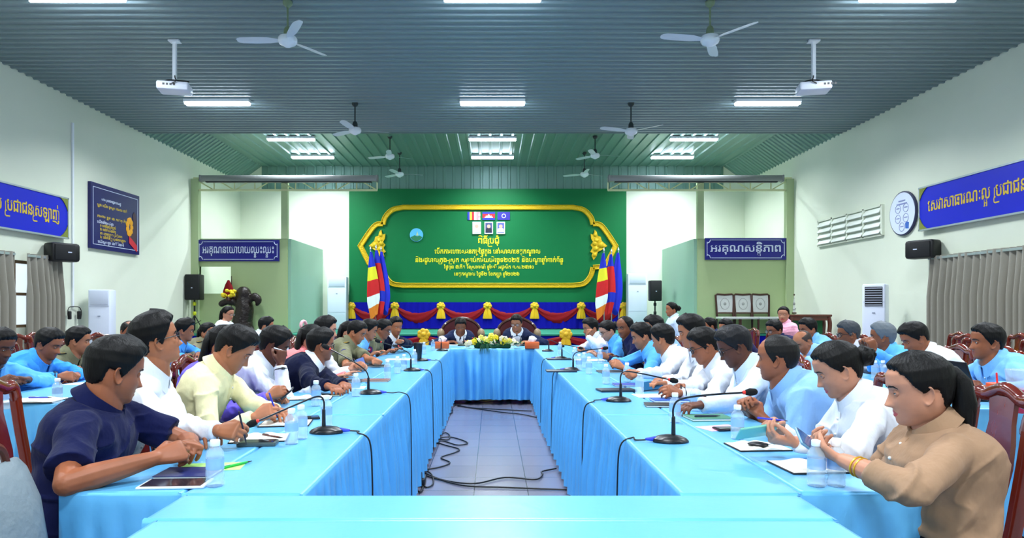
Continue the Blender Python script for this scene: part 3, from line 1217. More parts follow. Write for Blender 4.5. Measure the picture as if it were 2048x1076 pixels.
rg, rd = M('fan_rod_green', (120, 140, 110), rough=.5), M('fan_rod_dark', (40, 52, 54), rough=.5)
fan('white ceiling fan on green rod between the camera and the poster side projector', -2.74, 9.13, ZC, 4.85, 58, rg)
fan('white ceiling fan on green rod between the camera and the round sign side projector', 2.91, 9.13, ZC, 4.86, 68, rg)
fan('dark rod ceiling fan hanging in front of the raised ceiling, poster side', -2.75, 13.65, ZC, 4.82, 20, rd)
fan('dark rod ceiling fan hanging in front of the raised ceiling, round sign side', 2.77, 13.65, ZC, 4.8, 80, rd)
fan('small far ceiling fan over the stage front, poster side', -2.75, 18.3, ZF, 5.33, 35, rd)
fan('small far ceiling fan over the stage front, round sign side', 2.75, 18.3, ZF, 5.35, 10, rd)
fan('small far ceiling fan nearest the green backdrop, poster side', -2.75, 20.2, ZF, 5.22, 15, rd)
fan('small far ceiling fan nearest the green backdrop, round sign side', 2.72, 20.2, ZF, 5.22, 150, rd)

# ================================================================ projectors
for X, lab, s in ((-4.87, 'white projector hanging on a pole above the blue poster wall side', 1), (4.92, 'white projector hanging on a pole on the louvre vent side', -1)):
    Y = 10.46
    zb = 4.66
    t = thing('ceiling_projector', lab, 'projector', (X, Y, ZC), 'pole mounted projectors')
    b = MB()
    b.box((X, Y, (ZC + zb) / 2 + .05), (.05, .05, ZC - zb - .1))
    b.box((X, Y, ZC - .02), (.16, .12, .03))
    b.box((X, Y, zb + .085), (.12, .12, .02))
    b.build('pole', whitem, t, smooth=False)
    b = MB()
    rz = Matrix.Rotation(R(12 * s), 3, 'Z')
    b.rbox((X, Y, zb), (.46, .34, .13), .03, rot=rz)
    b.build('body', M('projector_white', (225, 228, 240), rough=.4), t)
    b = MB()
    for k in range(4):
        c = rz @ Vector((-.12 * s + .05 * k, -.171, .01))
        b.box((X + c.x, Y + c.y, zb + c.z), (.03, .006, .03), rot=rz)
    b.build('port_panel', M('dark_plastic', (26, 28, 36), rough=.4), t)
    b = MB()
    b.tube(bez([(X, Y, zb + .2), (X + .06 * s, Y - .12, zb + .12), (X + .1 * s, Y - .17, zb + .06), (X + .04 * s, Y - .18, zb + .02)]), .008, n=6)
    b.tube(bez([(X - .18, Y, zb + .09), (X - .06, Y - .08, zb + .10), (X + .14, Y - .05, zb + .095), (X + .2, Y + .03, zb + .11)]), .01, n=6)
    b.build('wire', M('black_rubber', (12, 12, 14), rough=.5), t)
    c = rz @ Vector((.12, .165, .0))
    b = MB()
    b.lathe([(.045, 0), (.045, .03), (.03, .03)], (X + c.x, Y + c.y, zb), 16, rot=Matrix.Rotation(R(-90), 3, 'X'))
    b.build('lens', M('dark_plastic', (26, 28, 36), rough=.4), t)

# ================================================================ roof trusses and rolled screens
for s, wall in ((-1, 'poster'), (1, 'louvre vent')):
    x0, x1 = 3.15, 8.15
    Y = 18.62
    zt, zb = 4.82, 4.50
    t = thing('roof_truss', 'cream steel lattice truss running out from the %s wall' % wall, 'truss', (s * x1, Y, zb), 'lattice trusses beside the backdrop')
    b = MB()
    b.box((s * (x0 + x1) / 2, Y, zt), (x1 - x0, .07, .05))
    b.build('top_chord', cream, t, smooth=False)
    b = MB()
    b.box((s * (x0 + x1) / 2, Y, zb), (x1 - x0, .07, .05))
    b.build('bottom_chord', cream, t, smooth=False)
    n = 9
    for k in range(n + 1):
        xx = x0 + (x1 - x0) * k / n
        b = MB()
        b.tube([(s * xx, Y, zb), (s * xx, Y, zt)], .018, n=4)
        if k < n and k % 2 == 0:
            b.tube([(s * xx, Y, zt if k % 4 else zb), (s * (xx + (x1 - x0) / n), Y, zb if k % 4 else zt)], .016, n=4)
        elif k < n:
            b.tube([(s * xx, Y, zb if k % 4 == 3 else zt), (s * (xx + (x1 - x0) / n), Y, zt if k % 4 == 3 else zb)], .016, n=4)
        b.build('lattice_bar', cream, t, smooth=False)
    c0, c1 = (3.12, 7.9) if s < 0 else (3.15, 7.85)
    t = thing('projector_screen', 'grey rolled up projector screen casing along the truss by the %s wall' % wall, 'projector screen', (s * c0, Y - .13, 4.8), 'rolled projector screens')
    b = MB()
    b.rbox((s * (c0 + c1) / 2, Y - .13, 4.79), (c1 - c0, .17, .17), .03)
    b.build('casing', M('screen_casing_grey', (138, 142, 142), rough=.35, metal=.3), t)
    b = MB()
    b.box((s * (c0 + c1) / 2, Y - .15, 4.695), (c1 - c0 - .3, .1, .03))
    b.build('slot', M('dark_plastic', (26, 28, 36), rough=.4), t)
    for e in (c0, c1):
        b = MB()
        b.rbox((s * e, Y - .13, 4.79), (.05, .19, .19), .03)
        b.build('end_cap', M('end_cap_grey', (110, 114, 116), rough=.4), t)

# ================================================================ louvre vent, signs, posters
t = thing('louvre_vent', 'white block of louvred vents set high in the wall beside the round sign', 'vent', (8.17, 15.6, 2.84))
b = MB()
y0, y1 = 14.3, 17.1
for k in range(5):
    yy = y0 + (y1 - y0) * k / 4
    b.box((8.17, yy, 3.14), (.06, .06, .64))
for z in (2.83, 3.45):
    b.box((8.17, (y0 + y1) / 2, z), (.06, y1 - y0, .04))
b.build('vent_frame', wallm, t, smooth=False)
for k in range(4):
    for j in range(4):
        b = MB()
        yy = y0 + (y1 - y0) * (k + .5) / 4
        b.rbox((8.15, yy, 2.92 + .145 * j), (.02, (y1 - y0) / 4 - .08, .15), .005, rot=Matrix.Rotation(R(35), 3, 'Y'))
        b.build('louvre', M('louvre_white', (238, 244, 236), rough=.5), t)

bluem = M('sign_blue', (18, 30, 196), rough=.35)
dblue = M('sign_dark_blue', (22, 22, 128), rough=.35)
goldm = M('gold_lettering', (214, 184, 60), rough=.4)
silver = M('sign_silver_lettering', (205, 214, 235), rough=.4)
alum = M('aluminium_frame', (190, 200, 205), rough=.35, metal=.6)
patm = M('gold_green_ornament', (120, 130, 50), rough=.5, bump=(40, .8, .01))
SL = 'សេវាសាធារណៈល្អ ប្រជាជនស្រឡាញ់'
for s, nm, lab in ((-1, 'long blue banner with gold writing above the curtain beside the blue poster', 0), (1, 'long blue banner with gold writing beside the round white sign', 1)):
    X = s * 8.14
    if s < 0:
        ya, yb, z0, z1 = 13.04, 9.45, 2.62, 3.38
    else:
        ya, yb, z0, z1 = 12.97, 9.35, 2.76, 3.56
    t = thing('wall_banner', nm, 'banner', (X, ya, z0), 'long slogan banners')
    b = MB()
    b.box((X, (ya + yb) / 2, (z0 + z1) / 2), (.05, ya - yb, z1 - z0))
    b.build('panel', bluem, t, smooth=False)
    b = MB()
    for z in (z0, z1):
        b.box((X - s * .005, (ya + yb) / 2, z), (.07, ya - yb + .04, .03))
    for y in (ya, yb):
        b.box((X - s * .005, y, (z0 + z1) / 2), (.07, .03, z1 - z0))
    b.build('border', alum, t, smooth=False)
    b = MB()
    ax = (0, -1, 0) if s > 0 else (0, 1, 0)
    xf = X - s * .027
    if s < 0:
        writing(b, SL, (xf, (ya + yb) / 2, z0 + .31), ax, (0, 0, 1), .31, width=ya - yb - .5, bold=.012)
    else:
        writing(b, SL, (xf, (ya + yb) / 2, z0 + .33), ax, (0, 0, 1), .31, width=ya - yb - .5, bold=.012)
    b.build('lettering', goldm, t, smooth=False)
    for y, dy in ((ya, -1), (yb, 1)):
        for z, dz in ((z0, 1), (z1, -1)):
            b = MB()
            pts = [(0, 0)] + [(.30 * math.cos(q) ** 3, .30 * math.sin(q) ** 3) for q in np.linspace(0, math.pi / 2, 8)]
            b.prism(pts, (xf, y, z), (0, dy, 0), (0, 0, dz), .012 * (1 if True else 1) * (-s * dy * dz))
            b.build('corner_ornament', patm, t)

for s, txt, lab in ((-1, 'អរគុណនយោបាយឈ្នះឈ្នះ', 'dark blue thank you sign with silver writing above the opening in the partition'), (1, 'អរគុណសន្តិភាព', 'dark blue thank you sign with silver writing above the carved chairs')):
    x0, x1 = (-8.03, -5.81) if s < 0 else (5.79, 7.99)
    z0, z1 = (2.56, 3.14) if s < 0 else (2.60, 3.19)
    Yp = 18.6
    t = thing('partition_sign', lab, 'sign', (x0, Yp, z0), 'partition signs')
    b = MB()
    b.box(((x0 + x1) / 2, Yp, (z0 + z1) / 2), (x1 - x0, .05, z1 - z0))
    b.build('panel', dblue, t, smooth=False)
    b = MB()
    e = .05
    for z in (z0 + e, z1 - e):
        b.box(((x0 + x1) / 2, Yp - .028, z), (x1 - x0 - 2.6 * e - .2, .012, .014))
    for x in (x0 + e, x1 - e):
        b.box((x, Yp - .028, (z0 + z1) / 2), (.014, .012, z1 - z0 - .2))
    for x, dx in ((x0 + e, 1), (x1 - e, -1)):
        for z, dz in ((z0 + e, 1), (z1 - e, -1)):
            b.tube([(x, Yp - .028, z + dz * .09), (x + dx * .05, Yp - .03, z + dz * .07), (x + dx * .07, Yp - .03, z + dz * .05), (x + dx * .09, Yp - .028, z)], .010, n=5)
    b.build('border', silver, t)
    b = MB()
    writing(b, txt, ((x0 + x1) / 2, Yp - .026, z0 + .22), (1, 0, 0), (0, 0, 1), .30, width=x1 - x0 - .26, bold=.012)
    b.build('lettering', silver, t, smooth=False)

# blue poster
t = thing('wall_poster', 'dark blue text poster with a yellow flower on the wall above the air conditioner', 'poster', (-8.15, 14.75, 2.51))
b = MB()
ya, yb, z0, z1 = 13.82, 15.72, 2.51, 3.86
b.box((-8.165, (ya + yb) / 2, (z0 + z1) / 2), (.06, yb - ya, z1 - z0))
b.build('panel', M('poster_navy', (24, 22, 92), rough=.3), t, smooth=False)
b = MB()
xf = -8.132
for z in (z0 + .09, z1 - .09):
    b.box((xf, (ya + yb) / 2, z), (.006, yb - ya - .16, .012))
for y in (ya + .08, yb - .08):
    b.box((xf, y, (z0 + z1) / 2), (.006, .012, z1 - z0 - .18))
b.build('border', silver, t, smooth=False)
b = MB()
for k, (tx, z, wd, m_, y_) in enumerate((('សារសុខភាពជូនពលរដ្ឋ', 3.53, .75, 0, .25), ('ហ្លួង យើង ចូលរួម ការពារ ជាតិ', 3.40, 1.15, 1, .1), ('ការពារ ខ្លួន ជា កាតព្វ កិច្ច', 3.17, 1.15, 1, .1), ('យើងទាំងអស់គ្នា', 3.05, .6, 0, .1), ('១ លាងដៃញឹកញាប់', 2.98 - .0, .6, 1, .2), ('២ ពាក់ម៉ាស់ជានិច្ច', 2.90, .6, 1, .2), ('៣ រក្សាគម្លាតសុវត្ថិភាព', 2.82, .85, 1, .2), ('៤ ទៅពិនិត្យសុខភាពភ្លាម', 2.74, 1.0, 1, .2), ('យើងរួមគ្នា ជាតិ រឹងមាំ', 2.64, 1.0, 0, .12))):
    writing(b, tx, (xf, ya + .12 + y_, z), (0, 1, 0), (0, 0, 1), .075, m=m_, align='l', width=wd, bold=.02)
b.build('lettering', [silver, goldm], t, smooth=False)
b = MB()
for k in range(9):
    a = k * .7
    b.sphere((xf, yb - .42 + .09 * math.cos(a), 3.10 + .15 * math.sin(a)), .075, 5, s=(.12, 1, 1))
b.build('flower_print', M('poster_yellow', (235, 165, 30), rough=.5), t)
b = MB()
b.prism([(0, 0), (.34, -.18), (.34, -.03), (.12, .10), (0, .16)], (xf + .004, yb - .46, 2.74), (0, 1, 0), (0, 0, 1), .004)
b.build('ribbon_print', M('poster_red', (200, 30, 50), rough=.5), t)
b = MB()
b.prism([(.16, -.42), (.30, -.42), (.32, .1), (.26, .33), (.2, .36), (.14, .3), (.16, .12), (.06, -.1), (0, -.3)], (xf + .002, yb - .44, 3.1), (0, 1, 0), (0, 0, 1), .004)
b.build('silhouette_print', M('poster_brown', (66, 44, 58), rough=.5), t)

# round sign
t = thing('round_sign', 'round white diagram sign with dark rim beside the long blue banner', 'sign', (8.15, 13.57, 2.72))
b = MB()
rY = Matrix.Rotation(R(-90), 3, 'Y')
b.lathe([(.44, 0), (.44, .04), (.41, .045)], (8.19, 13.57, 3.17), 40, rot=rY)
b.build('rim', M('rim_navy', (40, 44, 80), rough=.4), t)
b = MB()
b.lathe([(.415, .035), (.415, .05)], (8.19, 13.57, 3.17), 40, rot=rY)
b.build('face', M('sign_pale', (216, 226, 244), rough=.35), t)
b = MB()
for y, z in ((-.13, .1), (.13, .1), (-.13, -.1), (.13, -.1), (0, -.27)):
    ring = [(8.138, 13.57 + y + .085 * math.cos(q), 3.17 + z + .085 * math.sin(q)) for q in np.linspace(0, 2 * math.pi, 20)]
    b.tube(ring, .006, n=4)
    b.box((8.137, 13.57 + y, 3.17 + z + .01), (.004, .1, .02))
b.box((8.137, 13.57, 3.42), (.004, .22, .025))
b.box((8.137, 13.57, 3.36), (.004, .34, .025))
b.build('diagram', M('diagram_blue', (130, 140, 190), rough=.5), t)
b = MB()
b.prism([(-.05, -.06), (.05, -.07), (.06, .05), (0, .07), (-.06, .04)], (8.141, 13.40, 2.92), (0, -1, 0), (0, 0, 1), .006)
b.build('blue_print', M('print_blue', (50, 100, 190), rough=.5), t)

# ================================================================ backdrop
YD = 22.05


def D(px, py, y=YD):
    p = P(px, py, y)
    return V(p.x, p.y, p.z)


greenm = M('backdrop_green', (0, 108, 58), rough=.55, spec=.3)
goldf = M('gold_frame', (216, 178, 24), rough=.38, metal=.25, bump=(30, .9, .02))
bx0, bx1 = D(698, 400)[0], D(1253, 400)[0]
t = thing('backdrop_board', 'big green meeting backdrop board with yellow writing behind the head table', 'backdrop', (0, YD, .6))
b = MB()
b.box(((bx0 + bx1) / 2, YD + .05, (1.4 + 5.14) / 2), (bx1 - bx0, .08, 3.74))
b.build('green_panel', greenm, t, smooth=False)
b = MB()
xs = np.linspace(bx0, bx1, 240)
zz = np.linspace(1.47, .62, 6)
rows = [[(x, YD - .02 - .02 * abs(math.sin(x * 9)) * (i / 5) - .012 * math.sin(x * 31), z) for x in xs] for i, z in enumerate(zz)]
b.loft(rows, cap=False, closed=False)
b.build('blue_skirting_cloth', M('skirt_blue', (9, 12, 150), rough=.75, spec=.15), t)


def ribbon(mb, pts, w, y0, dep):
    """Flat moulded ribbon along a polyline in the backdrop plane, width w, mitred."""
    p = np.array(pts, float)
    n = len(p)
    rings = []
    for i in range(n):
        a = unit(p[i] - p[i - 1]) if i > 0 else None
        c = unit(p[i + 1] - p[i]) if i < n - 1 else None
        d = a if c is None else (c if a is None else unit(a + c))
        nn = V(-d[1], d[0])
        k = 1.0
        if a is not None and c is not None:
            k = 1 / max(.5, float(np.dot(nn, V(-a[1], a[0]))))
        ring = []
        for u, dy in ((-.5, 0), (-.5, .7), (-.38, 1), (-.30, .6), (.30, .6), (.38, 1), (.5, .7), (.5, 0)):
            q = p[i] + nn * u * w * k
            ring.append((q[0], y0 - dy * dep, q[1]))
        rings.append(ring)
    mb.loft(rings)


def px2(pts):
    return [(D(x, y)[0], D(x, y)[2]) for x, y in pts]


def bezpx(pts, n=6):
    return [tuple(q[:2]) for q in bez([(x, y, 0) for x, y in pts], n)]


top = [(976, 415), (900, 415), (806, 415)] + bezpx([(806, 415), (785, 420), (771, 434), (766, 449)], 5)[1:]
up = bezpx([(766, 448), (752, 450), (738, 466), (721, 492)], 6)
lo = [(721, 492), (738, 526)] + bezpx([(738, 526), (748, 533), (766, 535)], 3)[1:]
bot = bezpx([(766, 535), (771, 552), (784, 567), (806, 571)], 5) + [(900, 571), (976, 571)]
mir = lambda pts: [(1952 - x, y) for x, y in pts]
t2 = thing('gilded_cartouche', 'gold moulded cartouche with pointed ends on the green backdrop', 'frame', (0, YD, 2))
for nm, pts in (('frame_top', top + []), ('frame_top', mir(top)), ('frame_point', up + lo[1:]), ('frame_point', mir(up + lo[1:])), ('frame_bottom', bot), ('frame_bottom', mir(bot))):
    b = MB()
    ribbon(b, px2(pts), .165, YD + .01, .07)
    b.build(nm, goldf, t2, angle=30)
for s, cx in ((1, 757), (-1, 1195)):
    t3 = thing('flame_ornament', 'gold flame ornament in the pointed cartouche end %s' % ('nearer the emblem disc' if s > 0 else 'farther from the emblem disc'), 'ornament', tuple(D(cx, 490)), 'gold flame ornaments')
    b = MB()
    pts = [(-19, 2), (-8, -8), (-6, -16), (0, -18), (2, -26), (6, -30), (8, -20), (14, -22), (13, -12), (9, -6), (14, 0), (10, 6), (15, 14), (10, 16), (12, 22), (8, 30), (2, 22), (0, 14), (-8, 10)]
    po = D(cx, 490)
    poly = [(u / 61.5 * 1.0, -v / 61.5) for u, v in pts]
    if s < 0:
        poly = [(-u, v) for u, v in poly][::-1]
    b.prism(poly, po + V(0, .0, 0), (1, 0, 0), (0, 0, 1), .05)
    for u, v, r in ((-6, 0, 6), (3, -9, 5), (5, -20, 4), (4, 8, 5), (6, 20, 4), (6, -3, 5), (-12, 2, 4)):
        b.sphere(po + V(s * u / 61.5, -.05, -v / 61.5), r / 61.5, 6, s=(1, .5, 1))
    b.build('carving', goldf, t3)

yel = M('backdrop_yellow_lettering', (240, 226, 30), rough=.5)
tl = thing('backdrop_writing', 'five lines of yellow writing on the green backdrop', 'lettering', (0, YD, 3))
for i, (tx, cy, x0, x1, sz) in enumerate((('ពិធីប្រជុំ', 487, 955, 999, .30), ('បើកការហោសេវនកម្មផ្ទៃក្នុង នៅសាលាខេត្តកណ្ដាល', 507, 869, 1081, .21),
                          ('និងរដ្ឋបាលក្រុង-ស្រុក សម្រាប់ការិយបរិច្ឆេទ២០២៥ និងបណ្ដាឆ្នាំពាក់ព័ន្ធ', 524, 830, 1127, .21), ('ថ្ងៃពុធ ៥កើត ខែស្រាពណ៍ ឆ្នាំមមី អដ្ឋស័ក ព.ស.២៥៧០', 537, 888, 1068, .155), ('ខេត្តកណ្ដាល ថ្ងៃទី២ ខែកញ្ញា ឆ្នាំ២០២៦', 551, 908, 1039, .155))):
    b = MB()
    A, B = D(x0, cy), D(x1, cy)
    writing(b, tx, (A + B) / 2 + V(0, .005, 0), (1, 0, 0), (0, 0, 1), sz, width=B[0] - A[0], bold=.016)
    b.build('text_line', yel, tl, smooth=False)


def plate(mb, px0, py0, px1, py1, dep=.02, m=0, y=YD, lift=0):
    A, B = D(px0, py1, y), D(px1, py0, y)
    mb.box(((A[0] + B[0]) / 2, y - lift - dep / 2, (A[2] + B[2]) / 2), (B[0] - A[0], dep, B[2] - A[2]), m)


# little printed flags over the portraits
c1 = [M('flag_blue', (30, 50, 170), rough=.6), M('flag_yellow', (235, 215, 60), rough=.6), M('flag_red', (205, 20, 40), rough=.6), M('flag_white', (236, 236, 240), rough=.6), M('flag_pink', (235, 140, 150), rough=.6), M('flag_purple_blue', (44, 40, 150), rough=.6), M('flag_orange', (225, 120, 30), rough=.6)]
for nm, x, kind in (('small printed striped flag on the backdrop above the portraits', 935, 0), ('small printed red and blue flag on the backdrop above the portraits', 965, 1), ('small printed plain blue flag on the backdrop above the portraits', 995, 2)):
    t = thing('printed_flag', nm, 'flag', tuple(D(x, 432)), 'printed flags on the backdrop')
    b = MB()
    if kind == 0:
        for k, m_ in enumerate((0, 1, 2, 3, 4)):
            plate(b, x + k * 4.4, 424, x + k * 4.4 + 4.4, 440, .02, m_)
        for k, m_ in enumerate((4, 3, 4, 3)):
            plate(b, x + 22, 424 + k * 4, x + 25.5, 428 + k * 4, .02, m_)
    elif kind == 1:
        plate(b, x, 424, x + 25, 428, .02, 0)
        plate(b, x, 428, x + 25, 436, .02, 2)
        plate(b, x, 436, x + 25, 440, .02, 0)
        b.prism([(-.13, -.06), (.13, -.06), (.13, -.03), (.09, -.03), (.09, .02), (.06, -.01), (.03, .02), (0, .06), (-.03, .02), (-.06, -.01), (-.09, .02), (-.09, -.03), (-.13, -.03)], D(x + 12.5, 432) + V(0, -.02, 0), (1, 0, 0), (0, 0, 1), .008, m=3)
    else:
        plate(b, x, 424, x + 25, 440, .02, 5)
        b.lathe([(.07, 0), (.07, .008)], D(x + 12.5, 432) + V(0, -.02, 0), 16, m=3, rot=Matrix.Rotation(R(90), 3, 'X'))
        b.lathe([(.05, 0), (.05, .012)], D(x + 12.5, 432) + V(0, -.02, 0), 16, m=5, rot=Matrix.Rotation(R(90), 3, 'X'))
    b.build('print', c1, t, smooth=False)
for k, x in enumerate((945, 969, 993)):
    t = thing('portrait', ('white framed portrait of a person in white under the striped flag', 'framed portrait of a person in dark suit under the red and blue flag', 'framed portrait of a person in pale clothes under the plain blue flag')[k], 'portrait', tuple(D(x, 456)), 'framed portraits on the backdrop')
    b = MB()
    plate(b, x, 444, x + 17, 468, .04, 0)
    b.build('frame', M('portrait_frame', (220, 225, 240), rough=.4), t, smooth=False)
    b = MB()
    plate(b, x + 1.8, 446, x + 15.2, 466, .006, 0, lift=.04)
    b.build('ground', M('portrait_ground_%d' % k, ((200, 205, 215), (60, 70, 120), (80, 90, 180))[k], rough=.5), t, smooth=False)
    b = MB()
    cc = D(x + 8.5, 453) + V(0, -.046, 0)
    b.lathe([(.06, 0), (.06, .01)], cc, 14, rot=Matrix.Rotation(R(90), 3, 'X'))
    b.build('face', M('portrait_face', (205, 160, 140), rough=.6), t)
    b = MB()
    b.prism([(-.10, -.19), (.10, -.19), (.09, -.08), (.04, -.05), (-.04, -.05), (-.09, -.08)], cc, (1, 0, 0), (0, 0, 1), .008)
    b.build('clothes', M('portrait_clothes_%d' % k, ((240, 240, 244), (28, 28, 50), (226, 228, 236))[k], rough=.6), t)
t = thing('emblem_disc', 'round sky blue emblem with green hill on the backdrop', 'emblem', tuple(D(833, 470)))
b = MB()
rX = Matrix.Rotation(R(90), 3, 'X')
b.lathe([(.215, 0), (.215, .03)], D(833, 470), 32, rot=rX)
b.build('disc', M('emblem_sky', (90, 185, 235), rough=.4), t)
b = MB()
pts = [(.2 * math.cos(q), .2 * math.sin(q)) for q in np.linspace(R(200), R(340), 14)]
b.prism(pts + [(.10, -.02), (.03, -.05), (-.06, -.01), (-.13, -.05)], D(833, 470) + V(0, -.03, 0), (1, 0, 0), (0, 0, 1), .01)
b.build('hill', M('emblem_green', (40, 120, 80), rough=.5), t)
b = MB()
b.prism([(-.03, -.02), (.05, -.02), (.03, .05), (.01, .12), (-.01, .05)], D(833, 470) + V(.02, -.032, 0), (1, 0, 0), (0, 0, 1), .01)
b.build('tower', M('emblem_pale', (190, 210, 170), rough=.5), t)

# swags and gold rosettes
redm = M('swag_red', (132, 6, 20), rough=.6, spec=.25)
gols = M('rosette_gold', (226, 180, 22), rough=.4, spec=.6)


def rosette(label, c, s=1.0, grp='gold rosettes on the blue skirting'):
    t = thing('gold_rosette', label, 'rosette', tuple(c), grp)
    c = np.array(tuple(c))
    b = MB()
    b.sphere(c + V(0, -.04, 0), .13 * s, 8, s=(1, .5, .85))
    for k in range(7):
        a = k * 2 * math.pi / 7
        b.sphere(c + V(.09 * s * math.cos(a), -.05, .075 * s * math.sin(a)), .065 * s, 5, s=(1, .7, 1))
    b.sphere(c + V(0, -.10, 0), .05 * s, 6)
    b.build('bow', gols, t)
    b = MB()
    rings = []
    n = 24
    for z, wd, dp in ((-.06, .05, .03), (-.14, .10, .04), (-.27, .13, .05), (-.40, .15, .05), (-.43, .145, .045)):
        rings.append([c + V(wd * s * math.cos(q) * (1 + .10 * math.sin(7 * q)), -.05 + dp * math.sin(q) * (1 + .25 * math.sin(9 * q)), z * s) for q in np.linspace(0, 2 * math.pi, n, endpoint=False)])
    b.loft(rings)
    b.build('tail', gols, t)
    return t


def swag(label, A, B, drop, grp='red swags'):
    A, B = np.array(tuple(A)), np.array(tuple(B))
    t = thing('red_swag', label, 'swag', tuple((A + B) / 2), grp)
    b = MB()
    rings = []
    for u in np.linspace(0, 1, 24):
        c = A + (B - A) * u - V(0, 0, 1) * drop * 4 * u * (1 - u)
        h = .07 + .10 * math.sin(math.pi * u)
        rings.append([c + V(0, -.025 - .035 * math.sin(q) * (1 + .3 * math.sin(5 * q + 9 * u)), h * math.cos(q)) for q in np.linspace(0, 2 * math.pi, 18, endpoint=False)])
    b.loft(rings)
    o = b.build('drape', redm, t)
    return t


rx = [703, 790, 882, 975, 1069, 1162, 1247]
rl = ['beside the flags near the poster wall', 'just inside the striped flag', 'above the head of the first seated official', 'between the two seated officials', 'above the second seated official, outer side', 'before the second flag stand', 'by the tall white air conditioner']
for k, x in enumerate(rx):
    rosette('gold rosette on the blue backdrop skirting %s' % rl[k], D(x, 612), .95)
    if k < 6:
        swag('red cloth swag number %s along the backdrop skirting counted from the poster wall' % ('one', 'two', 'three', 'four', 'five', 'six')[k], D(x + 2, 614), D(rx[k + 1] - 2, 614), .36)
# the same dressing along the stage front
sx = [-5.42, -1.80, 1.92, 5.6]
for k, x in enumerate(sx):
    rosette('gold rosette on the stage front %s' % ('by the poster side partition', 'beyond the officers', 'beyond the white shirted man', 'by the carved table')[k], V(x, 17.93, .60), 1.15, 'gold rosettes on the stage front')
    if k < 3:
        swag('red cloth swag along the stage front, %s stretch' % ('poster side', 'middle', 'round sign side')[k], V(x, 17.95, .50), V(sx[k + 1], 17.95, .50), .3, 'red swags on the stage front')

# ================================================================ flags on poles
BUD = [(0, 0), (.22, 1), (.45, 2), (.66, 3), (.84, 6)]
KH = [(0, 0), (.2, 2), (.62, 0), (.8, 2)]
BLU = [(0, 5)]
fm_ = [M('cloth_flag_blue', (20, 40, 190), rough=.7), M('cloth_flag_yellow', (232, 220, 40), rough=.7), M('cloth_flag_red', (206, 22, 30), rough=.7), M('cloth_flag_white', (236, 238, 242), rough=.7), M('x1', (230, 130, 130)), M('cloth_flag_royal', (28, 40, 205), rough=.7), M('cloth_flag_orange', (226, 122, 30), rough=.7)]
for grp, flags in (('poster side', ((741, BUD, 'five coloured striped flag', 500), (752, KH, 'red and blue flag', 497), (762, BLU, 'plain blue flag', 500))), ('round sign side', ((1208, BUD, 'five coloured striped flag', 503), (1223, KH, 'red and blue flag', 505), (1237, BLU, 'plain blue flag', 502)))):
    for k, (x, bands, nm, ty) in enumerate(flags):
        Yf = 21.2 + .12 * k
        pt = P(x, ty, Yf)
        t = thing('standing_flag', '%s hanging on a tall pole in the %s flag stand' % (nm, grp), 'flag', (pt.x, Yf, .6), 'standing flags by the backdrop')
        b = MB()
        b.tube([(pt.x, Yf, .6), (pt.x, Yf, pt.z)], .016, n=8)
        b.lathe([(.012, 0), (.03, .03), (.006, .12)], (pt.x, Yf, pt.z), 10)
        b.build('pole', M('flag_pole', (176, 184, 196), rough=.3, metal=.6), t)
        b = MB()
        b.lathe([(.16, 0), (.16, .03), (.05, .06), (.03, .12)], (pt.x, Yf, .6), 16)
        b.build('base', M('dark_wood', (52, 26, 16), rough=.35), t)
        b = MB()
        n, rws = 28, 30
        rings = []
        ztop, zbot = pt.z - .06, (1.0 if bands is not BLU else 1.15)
        s = -1 if grp == 'poster side' else 1
        for i in range(rws + 1):
            u = i / rws
            z = ztop + (zbot - ztop) * u
            wd = .035 + .15 * math.sin(min(1, u * 1.15) * math.pi * .62) * (1 - .55 * max(0, u - .75) / .25)
            off = s * (-.02 - .10 * u)
            rings.append([(pt.x + off + wd * math.cos(q) * (1 + .12 * math.sin(5 * q + 3 * u)), Yf - .03 + .05 * math.sin(q) * (1 + .3 * math.sin(4 * q)), z + .10 * u * math.cos(q + k)) for q in np.linspace(0, 2 * math.pi, n, endpoint=False)])
        b.loft(rings)
        for fi in range(len(b.f) - 2):
            u = (fi // n + .5) / rws
            b.mi[fi] = [m_ for z0_, m_ in bands if z0_ <= max(u, 0)][-1]
        b.mi[-2] = bands[0][1]
        b.mi[-1] = bands[-1][1]
        b.build('flag_cloth', fm_, t)

# ================================================================ air conditioners
acw = M('ac_white', (220, 228, 246), rough=.3)


def air_con(label, c, w_, d_, h_, rot, grille):
    """Floor standing unit; c is the base centre, front faces -Y before turning by rot."""
    t = thing('air_conditioner', label, 'air conditioner', (0, 0, 0), 'tall floor standing air conditioners')
    b = MB()
    b.rbox((0, 0, h_ / 2), (w_, d_, h_), .03)
    b.build('cabinet', acw, t)
    b = MB()
    for z in (h_ * .80, h_ * .33):
        b.box((0, -d_ / 2 - .001, z), (w_ * .92, .006, .007))
    b.build('panel_seam', M('ac_seam', (170, 180, 200), rough=.4), t, smooth=False)
    b = MB()
    if grille:
        b.box((0, -d_ / 2 - .002, h_ * .86), (w_ * .76, .01, .38), 0)
        b.build('outlet', M('dark_plastic', (26, 28, 36), rough=.4), t, smooth=False)
        for k in range(8):
            b = MB()
            b.box((0, -d_ / 2 - .008, h_ * .86 - .165 + k * .047), (w_ * .72, .012, .010))
            b.build('slat', acw, t, smooth=False)
    else:
        b.rbox((0, -d_ / 2 - .006, h_ * .9), (w_ * .84, .014, h_ * .17), .006)
        b.build('outlet_cover', M('ac_cover', (214, 223, 242), rough=.3), t)
    b = MB()
    b.box((w_ * .0, -d_ / 2 - .004, h_ * .68), (.05, .006, .02))
    b.build('badge', M('ac_badge', (150, 160, 180), rough=.3), t, smooth=False)
    t.location = c
    t.rotation_euler = (0, 0, rot)
    return t


